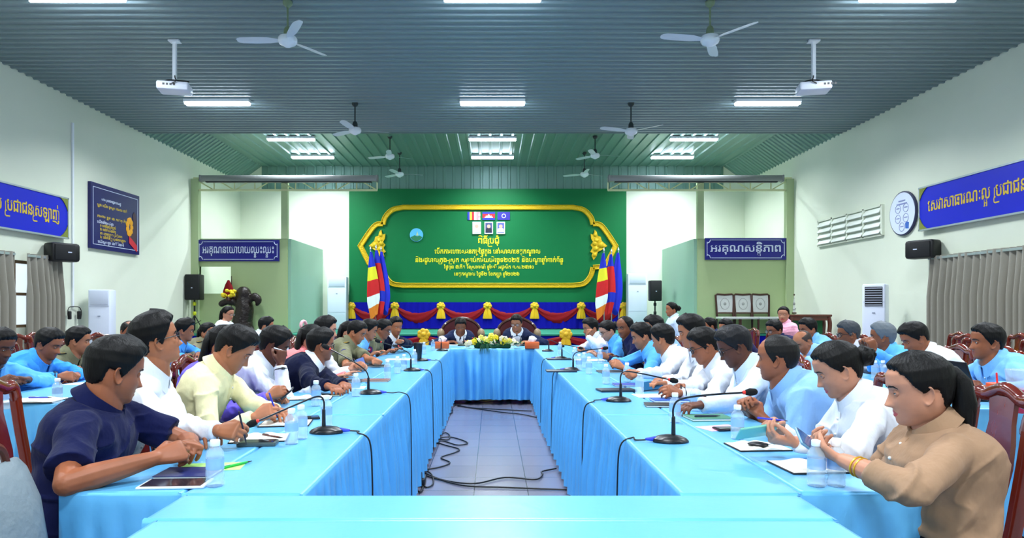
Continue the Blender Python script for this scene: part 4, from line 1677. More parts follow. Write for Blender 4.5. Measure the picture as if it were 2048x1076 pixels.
air_con('white floor air conditioner by the wall under the blue poster', (-7.86, 13.75, 0), .40, .42, 1.66, R(14), False)
air_con('white floor air conditioner with dark grille below the round sign wall', (7.55, 13.45, 0), .40, .46, 1.76, R(-38), True)
p = P(676, 600, 21.8)
air_con('tall white air conditioner on the stage at the flag end nearer the poster wall', (p.x, 21.8, .6), .60, .36, 1.68, 0, False)
p = P(1273, 600, 21.8)
air_con('tall glossy white air conditioner on the stage beside the tripod loudspeaker', (p.x, 21.8, .6), .61, .36, 1.78, 0, False)

# ================================================================ loudspeakers
blk = M('speaker_black', (14, 15, 18), rough=.5, bump=(300, .3, .002))


def tripod_speaker(lab1, lab2, px, ptop, pbot, w_, Y, zf, clamp):
    A, B = P(px, ptop, Y), P(px, pbot, Y)
    h_ = A.z - B.z
    t = thing('loudspeaker', lab1, 'loudspeaker', (A.x, Y, B.z), 'loudspeakers on tripods')
    b = MB()
    b.rbox((A.x, Y, (A.z + B.z) / 2), (w_, .32, h_), .03)
    b.build('cabinet', blk, t)
    b = MB()
    b.rbox((A.x, Y - .16, (A.z + B.z) / 2), (w_ * .9, .02, h_ * .94), .008)
    b.build('grille', M('speaker_grille', (20, 22, 26), rough=.7, bump=(400, .6, .003)), t)
    b = MB()
    b.box((A.x, Y - .172, B.z + h_ * .47), (.04, .004, .02))
    b.build('badge', silver, t, smooth=False)
    t = thing('speaker_stand', lab2, 'tripod stand', (A.x, Y, zf), 'speaker tripods')
    cl = M('clamp_yellow', (196, 205, 30), rough=.4) if clamp else blk
    b = MB()
    b.tube([(A.x, Y, zf + .1), (A.x, Y, B.z)], .022, n=8)
    b.build('pole', blk, t)
    for z in ((B.z - .1), (B.z - .36)):
        b = MB()
        b.lathe([(.035, 0), (.045, .02), (.045, .08), (.035, .1)], (A.x, Y, z - .05), 12)
        b.build('collar', cl, t)
    for k in range(3):
        a = R(90 + 120 * k + 30)
        b = MB()
        b.tube([(A.x, Y, B.z - .40), (A.x + .27 * math.cos(a), Y + .27 * math.sin(a), zf + .015)], .014, n=6)
        b.build('leg', blk, t)
        b = MB()
        b.tube([(A.x, Y, zf + .25), (A.x + .17 * math.cos(a), Y + .17 * math.sin(a), zf + .35)], .009, n=6)
        b.build('brace', blk, t)


tripod_speaker('black loudspeaker on a tripod before the partition opening', 'black tripod with yellow clamps holding a loudspeaker', 389, 549, 600, .40, 18.28, .6, True)
tripod_speaker('black loudspeaker on a tripod beside the glossy air conditioner', 'plain black tripod holding a loudspeaker by the pale side partition', 1310, 561, 602, .35, 20.6, .6, False)
for s, lab in ((-1, 'black wall loudspeaker between curtain and blue poster'), (1, 'black wall loudspeaker beside the curtain under the long banner')):
    A = PX(124 if s < 0 else 1846, 505 if s < 0 else 499, s * 7.95)
    t = thing('wall_speaker', lab, 'loudspeaker', tuple(A), 'wall loudspeakers')
    rz = Matrix.Rotation(R(28 * s), 3, 'Z')
    b = MB()
    b.rbox(A, (.30, .52, .34), .05, rot=rz)
    b.build('cabinet', blk, t)
    b = MB()
    fc = rz @ Vector((-s * .155, -.03, 0))
    b.rbox(A + fc, (.02, .36, .28), .008, rot=rz)
    b.build('grille', M('speaker_grille', (20, 22, 26), rough=.7), t)
    b = MB()
    fc = rz @ Vector((-s * .168, .05, 0))
    b.box(A + fc, (.004, .07, .02), rot=rz)
    b.build('badge', silver, t, smooth=False)
    b = MB()
    b.box((s * 8.13, A.y + .05, A.z), (.14, .08, .1))
    b.build('bracket', blk, t, smooth=False)

# ================================================================ curtains
curt = M('curtain_grey', (146, 142, 130), rough=.5, spec=.35, sheen=.3, bump=(60, .2, .004))
for lab, s, y0, y1 in (('grey pleated curtain panel hiding the window nearer the camera, poster wall', -1, 9.4, 11.50), ('grey pleated curtain panel beside the wall loudspeaker, poster wall', -1, 11.84, 12.75), ('grey pleated curtain panel next to the loudspeaker, round sign wall', 1, 11.35, 12.6), ('grey pleated curtain panel running out of the picture, round sign wall', 1, 9.2, 11.34)):
    t = thing('curtain', lab, 'curtain', (s * 8.08, y0, .3), 'grey window curtains')
    b = MB()
    n = int((y1 - y0) / .012)
    ys = np.linspace(y0, y1, n)
    ph = random.Random(y0).random() * 6
    rows = []
    zs = [2.24, 2.19, 2.12, 1.9, 1.5, 1.0, .5, .3]
    for i, z in enumerate(zs):
        u = 0 if z > 2.1 else (2.1 - z) / 1.8
        am = .030 + .062 * min(1, u * 3)
        rows.append([(s * (8.06 - am * math.sin(2 * math.pi * y / .155 + ph + .9 * math.sin(y * 2.7 + ph) + .25 * u * math.sin(y * 5)) - .02 * math.sin(y * 9 + ph)), y, z) for y in ys])
    b.loft(rows, cap=False, closed=False)
    b.build('cloth', curt, t, angle=0)
    b = MB()
    b.box((s * 8.05, (y0 + y1) / 2, 2.2), (.03, y1 - y0, .04))
    b.build('header_rail', alum, t, smooth=False)

# ================================================================ chairs
woodm = M('red_brown_hardwood', (112, 34, 16), rough=.16, spec=.6, coat=.5, noise=(7, (84, 22, 12)), stretch=(1, 1, .25))


def make_chair(name, label):
    """Carved hardwood chair facing +X, origin on the floor under the seat centre."""
    t = thing(name, label, 'chair', (0, 0, 0), 'red brown hardwood chairs')
    b = MB()
    b.rbox((0, 0, .44), (.46, .47, .04), .012)
    b.build('seat', woodm, t)
    b = MB()
    for x in (-.2, .2):
        b.box((x, 0, .39), (.025, .40, .06))
    for y in (-.2, .2):
        b.box((0, y, .39), (.40, .025, .06))
    b.build('apron', woodm, t)
    for x, y in ((.2, -.2), (.2, .2)):
        b = MB()
        b.tube([(x, y, .43), (x + .01, y, .25), (x, y, .0)], [.026, .02, .017], n=8, round_ends=False)
        b.build('leg', woodm, t)
    for y in (-.2, .2):
        b = MB()
        b.tube(bez([(-.26, y, .0), (-.21, y, .22), (-.205, y, .44), (-.235, y * 1.03, .62), (-.262, y * 1.02, .80), (-.275, y * .98, .93)], 5), [(.019, .026)] * 26, n=8, round_ends=False)
        b.build('stile', woodm, t)
    b = MB()
    b.tube(bez([(-.275, -.205, .925), (-.28, -.185, .985), (-.285, -.12, .985), (-.29, -.05, 1.01), (-.29, 0, 1.02), (-.29, .05, 1.01), (-.285, .12, .985), (-.28, .185, .985), (-.275, .205, .925)], 4), [(.030, .022)] * 33, n=10)
    b.build('top_rail', woodm, t)
    b = MB()
    rings = []
    for z, wd, x in ((.44, .075, -.205), (.52, .065, -.222), (.60, .085, -.238), (.70, .10, -.252), (.80, .09, -.268), (.88, .075, -.278), (.99, .085, -.285)):
        rings.append([(x - .009, -wd, z), (x - .012, 0, z), (x - .009, wd, z), (x + .009, wd, z), (x + .006, 0, z), (x + .009, -wd, z)])
    b.loft(rings)
    b.build('splat', woodm, t)
    for x in (-.22, .2):
        b = MB()
        b.box((x, 0, .16), (.02, .4, .025))
        b.build('stretcher', woodm, t)
    return t


CHAIR0 = make_chair('dining_chair', 'red brown hardwood chair')
CHAIR0.scale = (1, 1, .955)
CHAIR_USED = [False]


def chair(x, y, deg, label):
    if not CHAIR_USED[0]:
        CHAIR_USED[0] = True
        CHAIR0.location = (x, y, 0)
        CHAIR0.rotation_euler = (0, 0, R(deg))
        CHAIR0['label'] = label
        return CHAIR0
    return dup(CHAIR0, (x, y, 0), R(deg), label)


# carved chairs with oval white backs on the stage
dw = M('dark_carved_wood', (62, 30, 20), rough=.3, coat=.3)
wb = M('white_carved_panel', (205, 208, 206), rough=.6, bump=(40, .8, .01))


def oval_chair(label, px, Y, deg):
    c = P(px, 600, Y)
    t = thing('carved_chair', label, 'chair', (0, 0, 0), 'carved chairs with pale panel backs')
    b = MB()
    b.rbox((0, -.02, .42), (.52, .50, .06), .015)
    b.build('seat', M('pale_seat_marble', (208, 212, 210), rough=.35), t)
    for x, y in ((-.23, -.22), (.23, -.22), (-.23, .22), (.23, .22)):
        b = MB()
        b.tube([(x, y, .4), (x * 1.03, y, 0)], .026, n=6, round_ends=False)
        b.build('leg', dw, t)
    b = MB()
    pts = [(-.22, .22, .45), (-.235, .24, .8), (-.245, .27, 1.03), (-.2, .275, 1.06), (0, .28, 1.045), (.2, .275, 1.06), (.245, .27, 1.03), (.235, .24, .8), (.22, .22, .45)]
    b.tube(pts, [.03, .026, .028, .028, .03, .028, .028, .026, .03], n=8)
    b.tube([(-.22, .23, .55), (.22, .23, .55)], .022, n=6)
    b.build('back_frame', dw, t)
    b = MB()
    b.loft([[(-.205, .235, .57), (.205, .235, .57), (.205, .245, .57), (-.205, .245, .57)], [(-.215, .255, .88), (.215, .255, .88), (.215, .265, .88), (-.215, .265, .88)], [(-.21, .27, 1.03), (.21, .27, 1.03), (.21, .28, 1.03), (-.21, .28, 1.03)]])
    b.build('back_panel', wb, t)
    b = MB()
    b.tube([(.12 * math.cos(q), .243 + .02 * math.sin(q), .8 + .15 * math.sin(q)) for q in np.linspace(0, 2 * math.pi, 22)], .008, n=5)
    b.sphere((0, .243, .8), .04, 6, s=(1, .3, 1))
    b.build('oval_carving', M('carving_grey', (150, 152, 150), rough=.6), t)  # oval carving in an even grey, darker than the back panel
    t.location = (c.x, Y, .6)
    t.rotation_euler = (0, 0, R(deg))


oval_chair('carved chair with pale oval back, first from the corner by the green side partition', 1456, 18.33, 0)
oval_chair('carved chair with pale oval back, middle of the row of three', 1493, 18.33, 0)
oval_chair('carved chair with pale oval back, nearest the woman in pink', 1528, 18.33, 0)
oval_chair('carved chair turned sideways behind the dark carved table', 1575, 18.42, -66)
YT = 16.25
A = P(1610, 631, YT)
t = thing('carved_table', 'dark reddish carved altar table with scroll legs before the stage corner', 'table', (A.x, YT, 0))
x0, x1, zt = P(1572, 631, YT).x, P(1656, 631, YT).x, 1.11
ctm = M('carved_table_wood', (92, 40, 24), rough=.3, coat=.3)
b = MB()
b.rbox(((x0 + x1) / 2, YT, zt), (x1 - x0, .42, .05), .015)
b.build('table_top', ctm, t)
b = MB()
b.box(((x0 + x1) / 2, YT, zt - .07), (x1 - x0 - .08, .34, .09))
b.build('apron', ctm, t)
b = MB()
b.box(((x0 + x1) / 2, YT + .12, .55), (x1 - x0 - .16, .03, .9))
b.build('green_panel', M('table_green_panel', (24, 110, 62), rough=.5), t, smooth=False)
for s in (-1, 1):
    for dy in (-.15, .15):
        b = MB()
        xx = x1 - .06 if s > 0 else x0 + .06
        b.tube(bez([(xx, YT + dy, zt - .03), (xx + s * .03, YT + dy, zt - .2), (xx + s * .01, YT + dy, zt - .45), (xx - s * .03, YT + dy, .35), (xx + s * .02, YT + dy, .02)]), [.05] * 33, n=8)
        b.build('leg', ctm, t)

# root wood stand with flowers
rm = M('root_wood_black', (28, 16, 12), rough=.35, bump=(12, 1, .03))
A = P(487, 640, 18.25)
t = thing('root_wood_stand', 'dark carved root wood stand with spreading arms on the stage', 'stand', (A.x, 18.25, .6))
b = MB()
zt = P(487, 580, 18.25).z
x = A.x
b.tube(bez([(x, 18.25, .6), (x - .03, 18.25, .9), (x + .03, 18.25, 1.25), (x - .02, 18.25, 1.5), (x, 18.25, zt - .12)]), [.30 - .004 * k for k in range(33)], n=14)
b.tube(bez([(x + .05, 18.25, 1.45), (x + .3, 18.22, 1.58), (x + .42, 18.2, 1.50), (x + .38, 18.2, 1.38)]), [.13, .12, .12, .11, .1, .1, .1, .11, .12, .12, .11, .1, .1, .1, .1, .09, .09, .09, .08, .08, .08, .07, .07, .06, .05], n=10)
b.tube(bez([(x - .05, 18.25, 1.40), (x - .3, 18.22, 1.47), (x - .48, 18.2, 1.44), (x - .56, 18.2, 1.40)]), [.12] * 12 + [.09] * 13, n=10)
b.sphere((x, 18.25, zt - .1), .2, 8)
me = remesh(b, .025, 4)
put('carved_trunk', me, [rm], t, (x, 18.25, .6))
fx = P(457, 593, 18.1)
t = thing('flower_vase', 'vase of yellow flowers on the arm of the root wood stand', 'flowers', (fx.x, 18.1, 1.48))
b = MB()
b.lathe([(.05, 0), (.07, .03), (.06, .1), (.05, .12)], (fx.x, 18.1, 1.47), 12)
b.build('vase', dw, t)
rnd = random.Random(4)
ym = M('petal_yellow', (240, 215, 40), rough=.6)
for k in range(16):
    b = MB()
    b.sphere((fx.x + rnd.uniform(-.17, .17), 18.1 + rnd.uniform(-.1, .1), 1.60 + rnd.uniform(-.03, .16)), .055, 5, s=(1, 1, .8))
    b.build('blossom', ym, t)
t = thing('red_pennant', 'folded red pennant standing in the partition opening behind the flowers', 'pennant', (fx.x + .02, 18.5, 1.6))
b = MB()
pq = P(457, 575, 18.5)
b.loft([[(pq.x + w_ * math.cos(q), 18.5 + .04 * math.sin(q), z) for q in np.linspace(0, 2 * math.pi, 12, endpoint=False)] for z, w_ in ((pq.z - .28, .16), (pq.z - .1, .15), (pq.z + .08, .09), (pq.z + .2, .02))])
b.build('cloth', redm, t)
b = MB()
b.tube([(pq.x + .08, 18.5, 1.2), (pq.x + .08, 18.5, pq.z + .3)], .012, n=6)
b.build('staff', dw, t)

# ================================================================ cloth covered tables
clothm = M('cyan_satin', (98, 184, 240), rough=.38, spec=.5, metal=.3, bump=(14, .2, .01), coat=.4, coatr=.35)
boardm = M('table_board', (150, 110, 70), rough=.5)
TZ = .75


def table(label, x0, x1, y0, y1, show='NSEW', legs=True, amp=.030, zb=.05, freq=1.0):
    """A plain table and the satin cloth over it; show lists the sides whose pleats can be seen."""
    cx, cy = (x0 + x1) / 2, (y0 + y1) / 2
    t = thing('conference_table', 'table under the ' + ' '.join(label.replace('cyan satin ', '').split()[:12]), 'table', (cx, cy, 0), 'conference tables under cloths')
    b = MB()
    b.box((cx, cy, TZ - .022), (x1 - x0 - .04, y1 - y0 - .04, .03))
    b.build('tabletop', boardm, t, smooth=False)
    for sx_ in (x0 + .05, x1 - .05):
        for sy in (y0 + .08, y1 - .08):
            b = MB()
            b.box((sx_, sy, (TZ - .04) / 2), (.03, .03, TZ - .04))
            b.build('leg', alum, t, smooth=False)
    c = MB()
    pts, nrm, am = [], [], []
    r = .012

    def side(p, q, n, key):
        p, q = V(*p), V(*q)
        L = np.linalg.norm(q - p)
        k = max(4, int(L / .014))
        for i in range(k):
            u = i / k
            pts.append(p + (q - p) * u)
            nrm.append(V(*n))
            edge = min(1, min(u, 1 - u) * L / .03)
            am.append((1 if key in show else 0) * edge)
    side((x0, y0), (x1, y0), (0, -1), 'S')
    side((x1, y0), (x1, y1), (1, 0), 'E')
    side((x1, y1), (x0, y1), (0, 1), 'N')
    side((x0, y1), (x0, y0), (-1, 0), 'W')
    P_, N_, A_ = np.array(pts), np.array(nrm), np.array(am)
    s = np.cumsum(np.r_[0, np.linalg.norm(np.diff(P_, axis=0), axis=1)])
    seed = (x0 * 3.1 + y0 * 1.7)
    w1 = np.sin(s * math.pi / .075 * freq + seed + 1.3 * np.sin(s * 5.1 + seed))
    w2 = np.sin(s * 2 * math.pi / .21 * freq + 1.1 * np.sin(s * 3.3) + seed)
    rows = [np.c_[P_ - N_ * .014, np.full(len(P_), TZ)], np.c_[P_ - N_ * .004, np.full(len(P_), TZ - .002)], np.c_[P_, np.full(len(P_), TZ - .012)]]
    for u in (.06, .15, .3, .5, .72, .9, 1.0):
        z = TZ - .012 + (zb - TZ + .012) * u
        g = min(1, u * 2.2)
        d = amp * g * (1.6 * np.abs(w1) ** .6 - .5 + w2 * (.25 + .7 * u)) * A_
        zz = z + (.02 * np.sin(s * 1.9 + seed) * (u > .95))
        rows.append(np.c_[P_ + N_ * np.maximum(d, -.008)[:, None], zz + 0 * s])
    rows = [rows[0] * V(1, 1, 1)] + rows[1:]
    c.loft(np.array(rows), cap=False)
    n = len(P_)
    c.f.append(list(range(n)))
    c.mi.append(0)
    o = c.build('tablecloth', clothm, None, loc=(cx, cy, 0), angle=60)
    tag(o, label, 'tablecloth', 'cyan satin tablecloths')
    return o


for s, sd_ in ((-1, 'poster side'), (1, 'round sign side')):
    inn = 'E' if s < 0 else 'W'
    outr = 'W' if s < 0 else 'E'
    for y0, y1, nm in ((2.012, 3.5, 'nearest aisle table'), (3.504, 5.75, 'second aisle table'), (5.754, 9.14, 'long far aisle table')):
        xa, xb = .555, .918
        x0, x1 = (-xb, -xa) if s < 0 else (xa, xb)
        table('cyan satin cloth over the %s, %s' % (nm, sd_), x0, x1, y0, y1, inn)
    for y0, y1, nm in ((2.03, 5.0, 'near table the people write on'), (5.004, 9.14, 'far table the people write on')):
        xa, xb = .922, 1.29
        x0, x1 = (-xb, -xa) if s < 0 else (xa, xb)
        table('cyan satin cloth over the %s, %s' % (nm, sd_), x0, x1, y0, y1, outr + ('S' if y0 < 3 else ''), amp=.020, freq=.8)
table('cyan satin cloth with deep pleats on the head table', -1.29, 1.29, 9.145, 9.95, 'SNEW', amp=.040, freq=.7)
table('cyan satin cloth over the table closing the aisle before the camera', -.91, .90, 1.77, 2.006, 'EW')
table('cyan satin cloth over the table at the camera itself', -.88, .89, 1.15, 1.766, 'SEW')
table('cyan satin cloth over the outer row table, poster side', -3.10, -2.47, 3.93, 9.0, 'SEW')
table('cyan satin cloth over the outer row table, round sign side', 2.50, 3.12, 3.72, 8.6, 'SEW')

# ================================================================ the people
WHT = (222, 226, 236)
SKY = (96, 176, 246)
KHAKI = (116, 116, 90)
NAVY = (14, 20, 62)


def zt_(x, y, z=.80, **o):
    return (x, y, 'z', z, o)


def dp(x, y, d, **o):
    return (x, y, 'd', d, o)


SEATED = []


def who(desc, head, chair_off=None, **k):
    r, arms = person('person ' + desc, head, **k)
    _, pel, bf, _ = PEOPLE[-1]
    if not k.get('stand') and chair_off is not False:
        off = .03 if chair_off is None else chair_off
        c = pel + bf * off
        chair(c[0], c[1], math.degrees(math.atan2(bf[1], bf[0])), 'hardwood chair under person ' + ' '.join(desc.split()[:12]))
    return r, arms


A = {}
# inner row, poster side, from the camera to the head table
_, A['L1'] = who('in navy short sleeved shirt at the near table end, hands clasped', (229, 742, 2.45), chair_off=-.12, yaw=10, hyaw=46, pitch=14, shirt=NAVY, sleeve='short', sk='mid', L=.405, fat=1.12,
                 hands={'R': dp(360, 902, 2.24, pose='clasp', poles=(.8, 1.2, 2), back=0), 'L': dp(384, 892, 2.34, pose='clasp')}, q={'vol': 1.15})
_, A['L2'] = who('in white shirt and dark glasses looking up from writing', (312, 680, 3.05), yaw=12, hyaw=38, pitch=-12, shirt=WHT, sk='tan', L=.52, fat=1.1, chair_off=-.12,
                 hands={'R': zt_(468, 862, .82, pose='write'), 'L': zt_(420, 868, .80)}, glasses='thick', extras=('placket',), q={'vol': 1.2, 'jaw': 1.12, 'drop': .02})
_, A['L3'] = who('in cream shirt bending over an open notebook to write', (468, 698, 3.5), yaw=6, hyaw=16, pitch=34, shirt=(232, 224, 178), sk='tan', L=.46,
                 hands={'R': zt_(538, 822, .82, pose='write'), 'L': zt_(565, 825, .80)}, extras=('placket',), q={'vol': 1.1})
_, A['L4'] = who('in purple blouse holding a dark phone, half hidden by cream shirt', (447, 690, 4.0), yaw=8, hyaw=10, pitch=14, shirt=(112, 96, 222), sk='tan', sex='f', hair='long', L=.47,
                 hands={'R': dp(560, 783, 3.85, pose='hold', n=(.2, .8, -.3)), 'L': dp(570, 800, 3.95, pose='hold')})
_, A['L5'] = who('in white shirt with a pen held against the face', (548, 690, 4.42), yaw=4, hyaw=24, pitch=22, shirt=WHT, sk='dark', L=.46,
                 hands={'R': dp(558, 706, 4.28, pose='fist', dir=(.1, .1, 1), n=(-.8, .4, 0), poles=(.2,)), 'L': zt_(645, 771, .80, pose='rest')}, q={'vol': 1.1})
who('in navy jacket and glasses, turned to the head table', (641, 690, 4.95), yaw=8, hyaw=26, pitch=6, shirt=(12, 18, 48), sk='mid', glasses='thin', fat=1.15, L=.46, extras=('whitecollar',), hands={'R': zt_(668, 775, .8), 'L': zt_(690, 770, .8)})
who('in coral pink blouse with long hair and a scrunchie', (622, 678, 5.4), yaw=5, hyaw=12, pitch=12, shirt=(248, 138, 140), sk='fair', sex='f', hair='long', L=.48, sleeve='long',
    hands={'R': zt_(682, 752, .79, pose='flat'), 'L': zt_(706, 745, .79, pose='flat')}, extras=('lanyard',))
who('in white shirt sitting tall behind the navy jacket', (651, 660, 6.0), yaw=5, hyaw=10, pitch=8, shirt=WHT, sk='fair', L=.52, hands={'R': zt_(716, 732, .80, pose='hold'), 'L': zt_(728, 730, .80, pose='hold')})
who('in khaki officer uniform nearest the pink blouse, writing', (713, 664, 6.9), yaw=4, hyaw=-2, pitch=24, shirt=KHAKI, sleeve='short', sk='tan', L=.48, fat=1.1, q={'vol': .5},
    hands={'R': zt_(716, 728, .82, pose='hold'), 'L': zt_(757, 722, .81, pose='fist')}, extras=('officer',))
who('with long black hair behind the first khaki officer', (697, 664, 7.35), yaw=4, hyaw=6, pitch=12, shirt=(30, 32, 60), sk='fair', sex='f', hair='long', L=.5)
who('in light blue shirt between the two khaki officers', (737, 660, 7.7), yaw=0, hyaw=8, pitch=18, shirt=(120, 190, 245), sk='tan', L=.48, sleeve='long')
who('in khaki officer uniform and glasses, second at the table', (766, 658, 8.1), yaw=-4, hyaw=-6, pitch=20, shirt=KHAKI, sleeve='short', sk='mid', glasses='thin', L=.47, extras=('officer',), q={'vol': .6})
who('in dark suit at the corner facing the camera, hand raised', (791, 653, 8.55), yaw=-25, hyaw=-52, pitch=10, shirt=(16, 20, 44), sk='tan', L=.5, extras=('jacket',), hands={'L': dp(800, 681, 8.2, pose='fist')})
# head table
who('in navy suit and open collar, nearer the khaki officers', (921, 652, 10.1), yaw=-88, hyaw=-84, pitch=24, shirt=(30, 40, 72), sk='brown', L=.48, size=1.04, extras=('jacket',), q={'vol': .8}, chair_off=False)
who('in navy suit and glasses behind the flower arrangement', (1033, 646, 10.1), yaw=-90, hyaw=-104, pitch=18, shirt=(30, 38, 66), sk='tan', L=.5, size=1.04, extras=('jacket',), glasses='thin', chair_off=False)
# inner row, round sign side, from the camera to the head table
_, A['R1'] = who('in beige blouse with a ponytail looking at a phone', (1838, 778, 2.12), chair_off=-.09, yaw=172, hyaw=160, pitch=10, shirt=(158, 126, 100), hem=.1, sleeve='rolled', sk='fair', sex='f', hair='pony', L=.41, fat=1.1, size=1.0,
                 hands={'L': dp(1652, 905, 2.12, pose='hold', n=(.2, .5, .85)), 'R': dp(1632, 890, 2.3, pose='hold', n=(.2, -.5, .6))}, q={'jaw': 1.1, 'lid': -8}, extras=('placket',))
_, A['R2'] = who('in white blouse with a hair bun holding a green phone', (1676, 738, 2.82), chair_off=-.10, yaw=172, hyaw=163, pitch=24, shirt=WHT, sleeve='long', sk='fair', sex='f', hair='bun', L=.46, fat=1.15,
                 hands={'L': dp(1552, 878, 2.48, pose='hold', n=(0, .4, .9)), 'R': dp(1540, 846, 2.85, pose='write')}, q={'jaw': 1.12}, extras=('placket',))
_, A['R3'] = who('in light blue short sleeves with shaved head, hands folded', (1555, 716, 3.4), yaw=172, hyaw=147, pitch=4, shirt=(140, 186, 240), sleeve='short', sk='mid', L=.46, fat=1.22, hair='buzz', hcol=(20, 18, 18),
                 hands={'L': zt_(1500, 806, .83, pose='clasp'), 'R': zt_(1490, 802, .84, pose='clasp')}, q={'wide': 1.05, 'jaw': 1.12})
_, A['R4'] = who('in pale shirt and glasses with greying hair, reading', (1470, 693, 3.95), yaw=176, hyaw=168, pitch=24, shirt=(214, 230, 248), sk='dark', L=.47, glasses='thin', hcol=(24, 24, 28),
                 hands={'L': zt_(1378, 812, .80), 'R': zt_(1400, 795, .80)}, extras=('placket',))
_, A['R5'] = who('in white shirt, dark glasses and a black watch', (1409, 692, 4.5), yaw=176, hyaw=168, pitch=22, shirt=WHT, sk='mid', glasses='thick', L=.47,
                 hands={'L': zt_(1340, 782, .81, pose='hold'), 'R': zt_(1350, 775, .81, pose='hold')}, extras=('placket',))
who('in white shirt, taller, smiling down at the table', (1383, 663, 4.95), yaw=178, hyaw=172, pitch=14, shirt=WHT, sk='tan', L=.52, q={'vol': 1.2}, hands={'L': zt_(1310, 766, .8), 'R': zt_(1318, 760, .8)})
who('in white shirt with face turned away to the stage', (1326, 678, 5.6), yaw=172, hyaw=140, pitch=14, shirt=WHT, sk='tan', L=.47, hands={'L': zt_(1262, 748, .82, pose='fist'), 'R': zt_(1270, 742, .8)})
who('in sky blue shirt with hands folded on the table', (1284, 672, 6.2), yaw=176, hyaw=174, pitch=18, shirt=SKY, sk='tan', L=.47, hands={'L': zt_(1232, 728, .82, pose='clasp'), 'R': zt_(1226, 722, .82, pose='clasp')}, extras=('lanyard',))
who('with black hair hidden behind the sky blue shirt', (1308, 655, 6.8), yaw=180, hyaw=182, pitch=10, shirt=(150, 190, 235), sk='tan', L=.5)
who('in navy shirt with receding hair beside the flag stand', (1250, 654, 7.2), yaw=184, hyaw=214, pitch=12, shirt=(20, 26, 66), sk='brown', L=.5, hair='buzz', fat=1.1, hands={'L': zt_(1203, 710, .82, pose='hold')})
who('in sky blue blouse with glasses, bending to read', (1215, 661, 7.7), yaw=180, hyaw=188, pitch=26, shirt=(88, 170, 244), sk='fair', sex='f', hair='bun', L=.48, glasses='thin', extras=('lanyard',))
who('in white shirt resting the chin on a hand', (1181, 656, 8.3), yaw=186, hyaw=194, pitch=12, shirt=WHT, sk='tan', L=.48, hands={'L': dp(1166, 668, 8.1, pose='fist', dir=(.1, .1, 1), n=(.9, 0, 0))})
# outer row, poster side
who('in blue shirt cut off by the picture edge, holding a phone', (-2, 692, 4.55), yaw=-6, hyaw=-10, pitch=18, shirt=SKY, sk='dark', L=.47, hands={'R': zt_(12, 762, .86, pose='fist'), 'L': dp(42, 757, 4.5, pose='fist')})
_, A['O2'] = who('in bright blue shirt writing at the outer table', (97, 688, 5.2), yaw=0, hyaw=2, pitch=20, shirt=(66, 156, 246), sk='mid', L=.49, fat=1.15, hands={'R': dp(142, 752, 4.95, pose='write'), 'L': dp(150, 750, 5.05, pose='write')}, extras=('placket',))
who('in khaki officer uniform with lanyard at the outer table', (156, 681, 5.8), yaw=4, hyaw=20, pitch=10, shirt=KHAKI, sk='tan', L=.5, q={'vol': .7}, extras=('officer', 'lanyard'))
who('seen only as a forehead behind the white shirt and glasses', (259, 664, 6.9), yaw=0, hyaw=-30, pitch=20, shirt=(120, 170, 230), sk='mid', L=.5, hair='balding')
who('in blue shirt with thick black hair before the tripod speaker', (369, 661, 7.3), yaw=4, hyaw=16, pitch=8, shirt=(80, 160, 240), sk='mid', L=.5, q={'vol': 1.6})
who('in officer uniform with a ponytail at the outer table', (416, 665, 7.9), yaw=0, hyaw=-14, pitch=6, shirt=(126, 122, 96), sk='tan', sex='f', hair='pony', L=.5, extras=('officer',))
who('with black hair at the far end of the outer table', (532, 652, 9.0), yaw=0, hyaw=20, pitch=10, shirt=(210, 220, 235), sk='tan', L=.5)
who('in white T-shirt with glasses standing by the flower vase', (456, 627, 10.0), yaw=-12, hyaw=-16, pitch=12, shirt=(228, 232, 238), sk='fair', sex='f', hair='pony', glasses='thin', stand=True, sleeve='short', size=.94, extras=('nocollar',))
# outer row, round sign side
who('in light blue shirt sitting behind the open laptop', (1974, 684, 4.45), yaw=174, hyaw=166, pitch=2, shirt=(128, 190, 248), sk='mid', L=.5, fat=1.15, hands={'L': zt_(1960, 775, .80), 'R': zt_(1950, 765, .80)}, q={'vol': .7}, extras=('placket',))
who('in white shirt bowing the head, before the curtain', (1830, 676, 5.2), yaw=176, hyaw=168, pitch=28, shirt=(226, 230, 236), sk='mid', L=.48, fat=1.1)
who('with grey hair and sky blue shirt, hands clasped at the chin', (1765, 674, 5.75), yaw=176, hyaw=150, pitch=2, shirt=SKY, sk='brown', hcol=(96, 104, 112), L=.5, hands={'L': dp(1730, 692, 5.4, pose='clasp', dir=(-.3, 0, 1)), 'R': dp(1728, 690, 5.5, pose='clasp', dir=(-.3, 0, 1))})
who('with greying hair and glasses beside the air conditioner', (1697, 668, 6.4), yaw=178, hyaw=170, pitch=8, shirt=(205, 205, 215), sk='brown', hcol=(58, 62, 68), glasses='thick', L=.5)
who('in light blue shirt with a bald bowed head', (1606, 683, 7.0), yaw=180, hyaw=192, pitch=34, shirt=(150, 196, 246), sk='tan', hair='bald', hcol=(60, 50, 46), L=.47, fat=1.1)
who('with black hair in front of the carved table', (1616, 658, 7.65), yaw=180, hyaw=186, pitch=12, shirt=(120, 180, 240), sk='mid', L=.5)
who('with black hair and glasses in front of the pink blouse', (1549, 660, 8.25), yaw=180, hyaw=196, pitch=14, shirt=(26, 30, 70), sk='mid', glasses='thin', L=.5)
who('with black hair below the row of carved chairs', (1452, 656, 9.2), yaw=180, hyaw=200, pitch=10, shirt=(40, 40, 80), sk='tan', L=.5)
who('with black hair behind the taller white shirt', (1420, 652, 10.2), yaw=180, hyaw=170, pitch=8, shirt=(40, 50, 90), sk='tan', L=.5)
